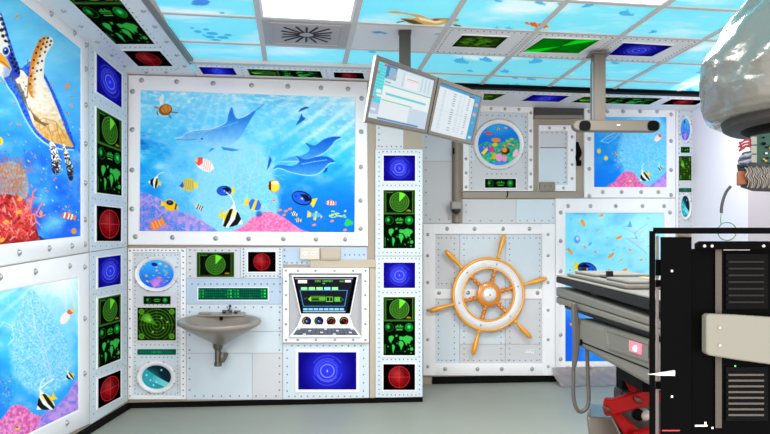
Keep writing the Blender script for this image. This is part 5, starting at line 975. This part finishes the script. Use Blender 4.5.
def m_left(p):
    p.uv(60, 50); p.fill((226, 242, 250)); p.rect(0, 0, 9, 36, (70, 222, 232)); p.rect(0, 36, 9, 46, (190, 208, 236)); p.rect(9, 1, 20, 13, (70, 130, 180))
    r = random.Random(3)
    for i in range(40): p.rect(10+r.random()*9, 2+r.random()*10, 11.5+r.random()*9, 3+r.random()*10, (150, 190, 220))
    for i in range(12):
        for j in range(8): p.rect(.6+j*1.05, 1+i*2.8, 1.1+j*1.05, 1.8+i*2.8, (190, 245, 248), .8)
    for y in (1, 9, 31): p.rect(6 if y == 1 else 0, y, 9 if y == 1 else 3, y+1.4, (240, 40, 120))
    p.rect(3, 24, 8, 27, (250, 250, 250)); p.rect(4, 28, 9, 30, (250, 250, 250)); p.rect(18.5, 8, 21, 10, (240, 190, 140)); p.rect(9, 18, 60, 19, (110, 200, 210)); p.rect(9, 19, 60, 33, (244, 251, 253)); p.rect(13, 25, 56, 27, (96, 218, 226)); p.rect(10, 31.5, 42, 32.4, (90, 190, 150)); p.rect(30, 5, 44, 16, (246, 248, 252)); p.line([(32, 7.5), (44, 7.5)], .7, (220, 80, 110)); p.rect(31, 9, 43, 9.4, (200, 200, 220))
    for x in (27, 47, 51, 55): 
        for k in range(9): p.rect(x, 3+k*1.5, x+2, 3.5+k*1.5, (150, 176, 200), .8)
    p.rect(9, 33, 40, 48, (238, 247, 252)); p.rect(40, 33, 60, 50, (206, 226, 244)); p.rect(9, 48, 52, 49.6, (60, 130, 190)); p.rect(1, 41, 6, 43, (250, 250, 252)); p.rect(9, 0, 60, 1, (120, 150, 190)); p.rect(10, 15, 16, 16.5, (150, 190, 200))
def m_right(p):
    p.uv(50, 50); p.fill((232, 243, 250)); p.rect(0, 0, 50, 3, (30, 150, 205)); p.rect(43, 0, 50, 50, (40, 160, 212)); p.rect(44.5, 8, 48, 11.5, (240, 170, 140)); p.rect(44.5, 19, 48, 22.5, (240, 170, 140)); p.rect(36, 3, 43, 4.4, (20, 90, 120)); p.rect(45, 45, 48.5, 48, (200, 235, 245)); p.rect(45.5, 29, 47, 31, (120, 200, 235))
    for x, w, a in ((6, 3, .25), (18, 3, .75), (25, 3, .25), (36, 2, .8), (30, 2, .2)):
        for k in range(17):
            if a > .5 and k % 8 == 6: continue
            p.rect(x, 6+k*2.4, x+w, 6.8+k*2.4, (90, 110, 130), a)
    p.rect(0, 26, 43, 26.6, (210, 222, 235))
m1 = mon([(376.5, 54.5), (438.3, 77.3), (427.2, 133.1), (365.2, 121.6)], (Zl, Zm, Zm, Zl), [(379.6, 60.6), (434.6, 79.6), (425, 129.6), (368, 117)], m_left, 'left hanging monitor with turquoise side bar on screen', 6)
m2 = mon([(438.9, 77.5), (484.3, 93.7), (473.4, 144.7), (427.8, 133.3)], (Zm+.003, Zr, Zr, Zm+.003), [(440.9, 82.8), (481.6, 97.5), (471.6, 141), (430.6, 130.8)], m_right, 'right hanging monitor with blue margin on screen', 0)
# tracking bar
Zt = H*F/(262-47); SIL = mat('warm_silver', (106, 99, 91), .4, .1, spec=.3)
t = thing('tracking_camera', 'long silver ceiling bar with two black lenses', 'tracking camera', P(605, 131, Zt))
a = P(602, 47, Zt); a.z = ZC-.03; b = P(602, 121, Zt); q = V((a.x, a.y, b.z))
MB().box((a+q)/2+FW*.1, AX, (.045, .045, (a.z-q.z)/2)).build('post', SIL, t, bevel=.005); MB().box(V((a.x, a.y, ZC-.034))+FW*.1, AX, (.075, .075, .006)).build('ceiling_flange', SIL, t)
MB().box((a+q)/2+FW*.1-RT*.047-UP*.02, AX, (.006, .03, (a.z-q.z)/2-.04)).build('cable_cover', mat('grey_blue_cover', (130, 134, 142), .4), t)
# bar with rounded ends
pts = []
for k in range(9): an = math.radians(90+180*k/8); pts.append((580+7*math.cos(an), 125.2-5.7*math.sin(an)))
for k in range(9): an = math.radians(-90+180*k/8); pts.append((654+7*math.cos(an), 125.8-5.9*math.sin(an)))
MB().prism([P(x, y, Zt-.02) for x, y in pts], FW*.07).build('bar', SIL, t, bevel=.01)
for cx in (585.2, 653.6):
    pp = [P(cx+5.6*math.copysign(abs(math.cos(2*PI*k/28))**.7, math.cos(2*PI*k/28)), 125.6+5*math.copysign(abs(math.sin(2*PI*k/28))**.7, math.sin(2*PI*k/28)), Zt-.032) for k in range(28)]
    MB().prism(pp, FW*.014).build('lens', mat('lens_black', (5, 5, 6), .4, spec=.05), t)
MB().box(P(618.5, 125, Zt-.024), AX, (.012, .002, .004)).build('maker_mark', WHITE, t)
# ------------------------------------------------------------------ treatment couch
CG = mat('couch_cream', (128, 124, 115), .45, spec=.2); CD = mat('couch_black', (24, 24, 25), .5, spec=.15); CL = mat('couch_pale', (126, 122, 115), .5, spec=.2)
Z1, Z2 = 4.6, 2.75
def side(y1, y2, xa=556., xb=649., ext=1.15):
    a = P(xa, y1, Z1); b = P(xb, y2, Z2); return a, a+(b-a)*ext
dirc = (P(649, 300, Z2)-P(556, 285, Z1)); dirc.z = 0; dirc.normalize(); WD = V((dirc.y, -dirc.x, 0)); WD = WD if WD.dot(RT) > 0 else -WD
def couchslab(t, name, m, ya, yb, yc, yd, width=.5, xa=556., xb=649., ins=0., bev=.008, ext=1.15, start=0.):
    """left side face: top edge (xa,ya)-(xb,yb), bottom edge (xa,yc)-(xb,yd)"""
    a, b = side(ya, yb, xa, xb, ext); c, d = side(yc, yd, xa, xb, ext)
    a0 = a.lerp(b, start); c0_ = c.lerp(d, start); o = WD*ins
    return MB().loft([[a0+o, a0+WD*width, c0_+WD*width, c0_+o], [b+o, b+WD*width, d+WD*width, d+o]]).build(name, m, t, bevel=bev)
t = thing('treatment_couch', 'long grey robotic patient couch with dark top in front of the ray mural', 'treatment couch', V((P(620, 400, 3.6).x, P(620, 400, 3.6).y, 0)))
couchslab(t, 'couch_top', CD, 276.5, 299, 282.5, 311, .52)
couchslab(t, 'couch_top_rim', CL, 275, 296.5, 276.4, 298.8, .52)
couchslab(t, 'upper_carriage', CL, 287, 318, 296, 326, .46, ins=.0)
couchslab(t, 'lower_carriage', CG, 296.5, 326.5, 303, 333, .48)
couchslab(t, 'slide_rail', CD, 303.5, 331, 307, 342, .4, ins=.03, start=.05)
MB().lathe(P(585, 287, 4.2)+WD*.08, (0, 0, 1), [(.05, -.03), (.05, .04)], 20).build('knob', CD, t)
bd = couchslab(t, 'couch_body', CG, 313, 341, 334, 387, .42, start=.235, bev=.02)
# lit control recess on the body side
def bodyside(px, py, off=.0):
    a, b = side(313, 341); nrm = -WD; d = ray(px, py); tt = (a+nrm*off-CAM).dot(nrm)/d.dot(nrm); return CAM+d*tt
MB().ring([bodyside(*p, .008) for p in [(603, 327), (648, 341), (648, 362), (606, 348)]], [bodyside(*p, .008) for p in [(606, 331), (648, 345), (648, 358), (608, 345)]], -WD, .008).build('control_surround', CL, bd)
MB().prism([bodyside(*p, .004) for p in [(606, 331), (648, 345), (648, 358), (608, 345)]], WD*.003).build('control_window', mat('smoked_window', (120, 112, 108), .2), bd)
MB().prism([bodyside(*p, .006) for p in [(629, 340), (642, 344), (641, 355), (629, 351)]], WD*.002).build('pink_light_surround', mat('pink_glow', (235, 130, 150), .4, emit=.3), bd)
MB().lathe(bodyside(636, 348.5, .007), -WD, [(.014, 0), (.010, .01), (.002, .014)], 16).build('indicator_lamp', mat('red_white_lamp', (255, 170, 190), .3, emit=2), bd)
MB().prism([bodyside(*p, .003) for p in [(581, 341.5), (648, 368), (648, 369.3), (581, 342.8)]], WD*.002).build('panel_gap', BLACK, bd)
MB().lathe(bodyside(581.5, 342.3, .003), -WD, [(.016, 0), (.016, .006)], 14).build('gap_plug', BLACK, bd)
MB().box(P(597, 300, 3.95), (dirc, WD, UP), (.045, .02, .05)).build('clamp', CL, t, bevel=.01)
t = thing('immobilization_board', 'pale stepped board lying on the far end of the couch', 'positioning board', P(600, 283, 3.7)+WD*.2)
def onboard(xa, ya, xb, yb): pass
def bslab(nm, m, s0, s1, w0, w1, z0, z1, bev=.006):
    a, b = side(275, 296.5, ext=1.); 
    q = [a.lerp(b, s0)+WD*w0, a.lerp(b, s0)+WD*w1, a.lerp(b, s1)+WD*w1, a.lerp(b, s1)+WD*w0]; return MB().prism([p+UP*z1 for p in q], -UP*(z1-z0)).build(nm, m, t, bevel=bev)
bslab('board_base', CL, .1, .78, .03, .36, .002, .02); bslab('raised_pad', CG, .14, .4, .06, .34, .02, .036); bslab('raised_pad', CL, .55, .76, .05, .34, .02, .034); bslab('dark_insert', CD, .41, .5, .08, .3, .02, .028); bslab('yellow_scale', mat('yellow_label', (226, 214, 110), .5), .56, .74, .2, .23, .0345, .036, 0)
for s0 in (.12, .44): bslab('post_peg', CD, s0, s0+.015, .1, .13, .02, .055, 0)
MB().tube([P(632, 285, 2.98)+WD*.1, P(634, 279, 2.98)+WD*.1, P(638, 274, 2.98)+WD*.1, P(641, 272.6, 2.98)+WD*.1, P(642, 276, 2.98)+WD*.1], .004).build('white_lead', WHITE, t)
t = thing('hand_control', 'grey hand control with looped cable hanging from the couch', 'hand control', P(576, 330, 4.1))
GC = mat('pendant_grey', (96, 92, 87), .45)
MB().prism([P(x, y, 3.93) for x, y in [(572, 303), (577.5, 303), (580.5, 330), (580, 350), (577, 366), (574, 372), (573, 366), (574, 345)]], FW*.035).build('handset', GC, t, bevel=.008)
MB().tube([P(573.5, 367, 3.95), P(573.3, 382, 3.95), P(573.6, 398, 3.95), P(577, 409.5, 3.95), P(582.5, 411.5, 3.95), P(588, 405, 3.95), P(588.6, 392, 3.95), P(587.8, 376, 3.95), P(587, 345, 3.95)], .0105, 10).build('cable', GC, t)
# red lift arm of the couch
RED = mat('red_enamel', (150, 8, 10), .45, spec=.12)
t = thing('couch_lift', 'red scissor lift arms on a grey base under the couch', 'lift arm', V((P(625, 420, 3.7).x, P(625, 420, 3.7).y, 0)))
def bar(nm, pts, Z, th, m=RED, bev=.012): return MB().prism([P(x, y, Z) for x, y in pts], (FW+RT*.31)*th).build(nm, m, t, bevel=bev)
b1 = bar('lift_link', [(603.2, 402), (605, 399.6), (612, 400), (652, 388), (672, 382), (672, 398), (652, 404.6), (608, 416.8), (604.4, 415), (602.6, 409)], 3.5, .07)
for x, y in ((606.5, 409), (637.3, 399.6)): MB().lathe(P(x, y, 3.5), -FW, [(.018, 0), (.018, .012), (.012, .016)], 16, .8, 1.3).build('pivot_pin', mat('brown_pin', (90, 40, 24), .4, .4), b1)
bar('lift_link', [(611, 415), (619, 413), (640, 432), (668, 470), (668, 500), (645, 470), (626, 438)], 3.62, .07)
bar('lift_link', [(620, 372), (632, 377), (650, 391), (650, 404), (640, 396), (630, 392)], 3.75, .07)
bar('lift_link', [(632, 434), (650, 428), (680, 440), (680, 480), (640, 470)], 3.55, .07)
MB().box(P(640, 412, 3.95), AX, (.12, .08, .13)).build('lift_motor', mat('dark_machinery', (44, 34, 34), .4, .3), t, bevel=.02); MB().lathe(P(643, 414, 3.68), -FW, [(.03, 0), (.03, .02), (.022, .05), (.008, .06)], 20).build('motor_cap', mat('pale_cap', (190, 176, 176), .3), t, ang=1.2)
MB().lathe(P(637, 414, 3.67), -FW, [(.028, 0), (.028, .03), (.02, .035)], 18).build('motor_ring', BLACK, t)
MB().prism([P(x, y, 3.85) for x, y in [(586.6, 419), (589, 416.6), (613, 418), (624, 440), (640, 520), (600, 520)]], (FW+RT*.28)*.35).build('lift_base_cover', mat('pewter_cover', (118, 112, 104), .3, .4), t, bevel=.02)
bx = P(630, 470, 4.); MB().box(V((bx.x, bx.y, .1)), (dirc, WD, UP), (.22, .2, .1)).build('lift_base', mat('dark_base', (70, 68, 66), .5), t, bevel=.02)
MB().box(P(640, 385, 3.95)-UP*.0, AX, (.11, .06, .1)).build('lift_top_block', BLACK, t, bevel=.01)
MB().box(P(660, 372, 3.5), (dirc, WD, UP), (.2, .14, .06)).build('mounting_plate', BLACK, t)
# ------------------------------------------------------------------ robot head in plastic wrap, top right
Zh = 3.0; hc_ = P(812, 60, Zh); k_ = Zh/F
t = thing('radiotherapy_machine', 'big robotic treatment head wrapped in glossy plastic film at top right', 'treatment head', P(812, 132, Zh))
pf = [(1, -62), (22, -56), (40, -40), (50, -24), (58, -8), (68, 8), (84, 27), (96, 46), (103, 60), (105, 74), (105, 88), (104, 99), (102, 109), (99, 116), (93, 119)]
mb = MB(); n_ = 96; rings = []
import mathutils
pf2 = []
for (r0, y0_), (r1, y1_) in zip(pf[:-1], pf[1:]):
    for k in range(4): pf2.append((r0+(r1-r0)*k/4, y0_+(y1_-y0_)*k/4))
pf2.append(pf[-1])
for r, y in pf2:
    rg_ = []
    for i in range(n_):
        a = 2*PI*i/n_; d = RT*math.cos(a)+FW*math.sin(a); q = V((math.cos(a)*2.2, math.sin(a)*2.2, y*.03))
        w = mathutils.noise.noise(q*1.5)*.016+abs(mathutils.noise.noise(q*4+V((3, 1, 2))))*-.012+.006*math.sin(a*9+y*.06)
        rg_.append(hc_+UP*((60-y)*k_)+d*(r*k_+w*min(1, r/40)))
    rings.append(rg_)
mb.loft(rings); mb.build('plastic_wrapped_shell', mat('glossy_film', (120, 118, 112), .24, .25, spec=.5, coat=.7, bump=1., bscale=10), t, ang=3)
DM = mat('dark_grey_housing', (62, 60, 60), .5, spec=.2)
MB().lathe(P(812, 117, Zh), -UP, [(90*k_, -.02), (84*k_, .006), (82*k_, .035), (78*k_, .045)], 48).build('lower_collar', DM, t)
MB().lathe(P(812, 120, Zh), -UP, [(66*k_, -.01), (66*k_, .03), (58*k_, .05), (40*k_, .052)], 48).build('collimator_ring', BLACK, t)
MB().cyl(P(812, -50, Zh), V((P(812, 0, Zh).x, P(812, 0, Zh).y, ZC-.005)), .16, 32).build('ceiling_column', DM, t)
MB().box(P(819, 160, Zh), AX, (.1, .08, .26)).build('support_neck', DM, t)
# electronics module
Ze = 2.75; t = thing('electronics_module', 'exposed green circuit board with red wires and braided cables under the treatment head', 'circuit board', P(775, 192, Ze))
MB().prism([P(x, y, Ze+.03) for x, y in [(751, 136), (800, 128), (802, 167), (752, 167)]], FW*.006).build('circuit_board', mat('pcb_green', (8, 62, 48), .5, var=.3, bscale=60), t)
mb = MB(); r = random.Random(8)
for k in range(22): x, y = r.uniform(759, 798), r.uniform(135, 164); s_ = r.uniform(.8, 2.2); mb.mi = r.choice((0, 0, 1, 2)); cbox(x, y, x+s_*1.6, y+s_, Ze+.018, .012, mb)
mb.build('board_components', [BLACK, mat('part_silver', (190, 190, 186), .4), mat('part_amber', (190, 140, 60), .4)], t, smooth=False)
mb = MB()
for y0_ in (136.5, 145.5, 154.5): cbox(751, y0_, 757, y0_+8.2, Ze+.002, .03, mb)
mb.build('connector_block', mat('connector_grey', (130, 134, 126), .5), t, bevel=.002)
for k in range(6): MB().tube([P(751, 139+k*1.6, Ze+.01), P(746, 139.5+k*1.5+r.uniform(-1, 1), Ze-.01+.004*k), P(742+r.uniform(-1.5, 2), 142+k*1.3, Ze), P(739+r.uniform(-1, 3), 144+k*1.1+r.uniform(-2, 2), Ze+.01)], .0034, 6).build('red_wire', mat('red_wire', (150, 26, 34), .4), t)
for k in range(8): c_ = [(60, 60, 66), (150, 150, 150), (90, 110, 160), (30, 30, 32)][k % 4]; MB().tube([P(752, 152+k*1.4, Ze+.012), P(746+r.uniform(-2, 2), 153+k*1.6, Ze-.012), P(741+r.uniform(-3, 2), 155+k*1.5, Ze), P(742+r.uniform(-2, 3), 160+k, Ze+.01), P(748, 163+k*.4, Ze)], .004, 6).build('wire', mat('wire_%d' % (k % 4), c_, .45), t)
cbox(737.8, 171, 747, 184.2, Ze, .05).build('brown_block', mat('brown_phenolic', (136, 76, 42), .5), t, bevel=.002)
mb = MB(); 
for k in range(60):
    x = 745+k*.95; ph = k*.9; mb.mi = [0, 1, 0, 2][k % 4]
    mb.tube([P(x, 167.5+.8*math.sin(ph), Ze-.004), P(x+2.8, 171.5, Ze-.02+.006*math.sin(ph)), P(x+.8, 176+math.sin(ph), Ze-.02-.006*math.sin(ph)), P(x+4, 181, Ze-.018), P(x+2.4, 187.2+math.sin(k*2.1), Ze-.002)], .0028, 5, 3)
mb.build('braided_cables', [mat('braid_pale', (140, 134, 128), .5), mat('braid_dark', (40, 36, 32), .5), mat('braid_mid', (86, 80, 74), .5)], t)
MB().prism([P(x, y, Ze+.01) for x, y in [(743, 163), (803, 165), (803, 191), (760, 190), (747, 186)]], FW*.05).build('cable_carrier', mat('dark_carrier', (30, 32, 32), .5), t)
# ------------------------------------------------------------------ rack at the right front
Zk = 1.9; RK = mat('rack_black', (6, 6, 7), .6, spec=.02); RKG = mat('rack_grey_strip', (80, 75, 69), .5, spec=.1)
pf_ = P(710, 400, Zk); t = thing('equipment_rack', 'tall black open frame equipment rack at the right front', 'equipment rack', V((pf_.x, pf_.y, 0))+FW*.15)
fl = HY+HC*F/Zk-1                                   # floor row at that depth
cbox(649.2, 231, 655.2, fl, Zk, .02).build('frame_post', RK, t)
cbox(826, 231, 834, fl, Zk, .02).build('frame_post', RK, t); cbox(653, 227.6, 834, 233.4, Zk, .025).build('top_bar', RK, t)
cbox(655.6, 236, 658.8, fl-5, Zk+.03, .006).build('pale_inner_rail', mat('rail_pale', (150, 146, 142), .4), t)
for hy in (259.6, 280, 382): cbox(655.4, hy, 660.4, hy+(16 if hy < 270 else 7), Zk+.02, .02).build('hinge', RK, t)
cb = cbox(660.4, 237, 691.6, fl-4, Zk+.01, .28).build('tall_cabinet', RK, t)
cbox(671, 270, 673, 272, Zk+.008, .003).build('white_dot', WHITE, cb); cbox(671, 395.6, 673, 397.6, Zk+.008, .003).build('white_dot', WHITE, cb); cbox(662, 430, 680, 431.2, Zk+.008, .003).build('red_stripe', mat('red_stripe', (190, 20, 40), .5), cb)
c2 = cbox(691.8, 249, 834, fl-4, Zk+.02, .27).build('wide_cabinet', RK, t)
hd = cbox(698.6, 241.2, 834, 249.5, Zk-.005, .26).build('cabinet_header', RK, t)
for x in (704.4, 711.8, 763.4, 800): MB().lathe(P(x, 246, Zk-.006), -FW, [(.0042, 0), (.0036, .003), (.001, .004)], 14).build('bolt', mat('bright_screw', (190, 186, 180), .3, .6), hd)
cbox(723.5, 249.2, 750, 250.3, Zk+.012, .006).build('pale_slit', mat('pale_slit', (200, 196, 196), .4), c2)
cbox(715.4, 248.8, 721.8, 428, Zk+.012, .006).build('grey_strip', RKG, t)
for (y0_, y1_, n2, w0) in ((259, 306, 7, 0), (372, 418, 8, 0)):
    vp = cbox(726, y0_-5, 768, y1_+3, Zk+.014, .004).build('vent_panel', mat('rack_panel', (8, 8, 9), .6, spec=.05), c2)
    mb = MB()
    for k in range(n2): yy = y0_+2+k*(y1_-y0_)/n2; cbox(728.5, yy, 764, yy+1.8, Zk+.008, .008, mb)
    mb.build('louvres', mat('louvre_dim' if y0_ < 300 else 'louvre_grey', (30, 29, 28) if y0_ < 300 else (84, 80, 74), .5, spec=.1), vp)
cbox(734.6, 365.4, 736, 366.8, Zk+.01, .004).build('green_led', mat('green_led', (60, 220, 70), .4, emit=1.5), c2)
mb = MB(); cbox(695, 425, 707.5, 426.6, Zk+.014, .004, mb); cbox(704.4, 422, 706.4, 425, Zk+.014, .004, mb); cbox(711.6, 427, 713.4, 429, Zk+.014, .004, mb); mb.build('white_marking', WHITE, c2)
br = MB().prism([P(x, y, Zk-.03) for x, y in [(706.3, 316), (709, 313.8), (738, 315), (800, 319), (800, 368), (771, 364.6), (737, 360), (709.5, 355.6), (706.3, 353)]], FW*.03).build('cream_bracket', mat('bracket_cream', (128, 128, 118), .5, spec=.1), t, bevel=.004)
for y in (327.6, 345.4): MB().lathe(P(719.6, y, Zk-.031), -FW, [(.0045, 0), (.004, .002)], 14).build('bolt', mat('bracket_screw', (140, 138, 130), .4, .5), br)
MB().prism([P(x, y, Zk-.004) for x, y in [(648.6, 374.4), (675, 370.6), (675, 375.8), (660, 375.6)]], FW*.008).build('white_pointer', mat('pointer_white', (226, 226, 220), .4), t)
cbox(677.6, 229.5, 689.4, 237.2, Zk+.05, .03).build('taupe_spacer', mat('spacer_taupe', (140, 130, 116), .5), t)
t = thing('hose', 'dark curved hose with looped green wire above the rack', 'hose', P(727, 240, Zk+.05))
MB().tube([P(730.6, 186.5, Zk+.06), P(726.5, 191.5, Zk+.06), P(723.4, 199, Zk+.06), P(721.6, 207, Zk+.06), P(721.4, 213, Zk+.06)], .0038, 10).build('hose_body', mat('hose_grey', (30, 30, 32), .5), t)
lp = [P(721.4, 212, Zk+.06), P(720.6, 220, Zk+.06)]+[P(727+9.4*math.cos(math.radians(a)), 231.4+9*math.sin(math.radians(a)), Zk+.06-.0004*k) for k, a in enumerate(range(230, -150, -24))]
MB().tube(lp, .0011, 6).build('green_wire', mat('green_wire', (28, 120, 78), .4), t)
# ------------------------------------------------------------------ camera, lights, world
cam = bpy.data.cameras.new('camera'); co = new('camera', cam); co.location = CAM; co.rotation_euler = (PI/2, 0, -YAW)
cam.sensor_width = 36; cam.lens = 36*F/770; cam.shift_y = (HY-217)/770; cam.shift_x = 0; cam.clip_start = .05; bpy.context.scene.camera = co
def area(name, loc, size, power, rot, col=(1, 1, 1), sy=None, spread=180):
    l = bpy.data.lights.new(name, 'AREA'); l.energy = power; l.size = size; l.color = col
    if sy: l.shape = 'RECTANGLE'; l.size_y = sy
    l.spread = math.radians(spread)
    o = new(name, l); o.location = loc; o.rotation_euler = rot; o.visible_camera = False; return o
for i, j in ((1, 9), (4, 8), (1, 6)):
    q = tilequad(i, j); c = sum(q, V((0, 0, 0)))/4; area('lamp_light', c-V((0, 0, .03)), .58, 75 if i == 4 else 26, (0, 0, 0), (1, .93, .88))
area('fill_light_high', (-2.2, -2.6, 3.0), 3.6, 260, (math.radians(80), 0, math.radians(-20)), (1, .94, .9), 2.6)  # added soft fill from behind the camera, not a lamp of the room
area('fill_light_low', (1., -2.4, .6), 4.4, 135, (math.radians(110), 0, math.radians(12)), (1, .95, .92), 1.2)  # added low fill aimed upwards to lighten the ceiling, no real source there
area('right_wall_fill', (3.3, 6.3, 2.6), .5, 13, (0, math.radians(-62), 0), (1, .96, .97))  # added to brighten the right wall, has no fixture
w = bpy.data.worlds.new('world'); bpy.context.scene.world = w; w.use_nodes = True; b = w.node_tree.nodes['Background']; b.inputs[0].default_value = (1, .94, .91, 1); b.inputs[1].default_value = 1.6
sc_ = bpy.context.scene; sc_.view_settings.view_transform = 'Standard'; sc_.view_settings.look = 'None'; sc_.view_settings.exposure = 0.; sc_.view_settings.gamma = 1; sc_.view_settings.use_curve_mapping = False
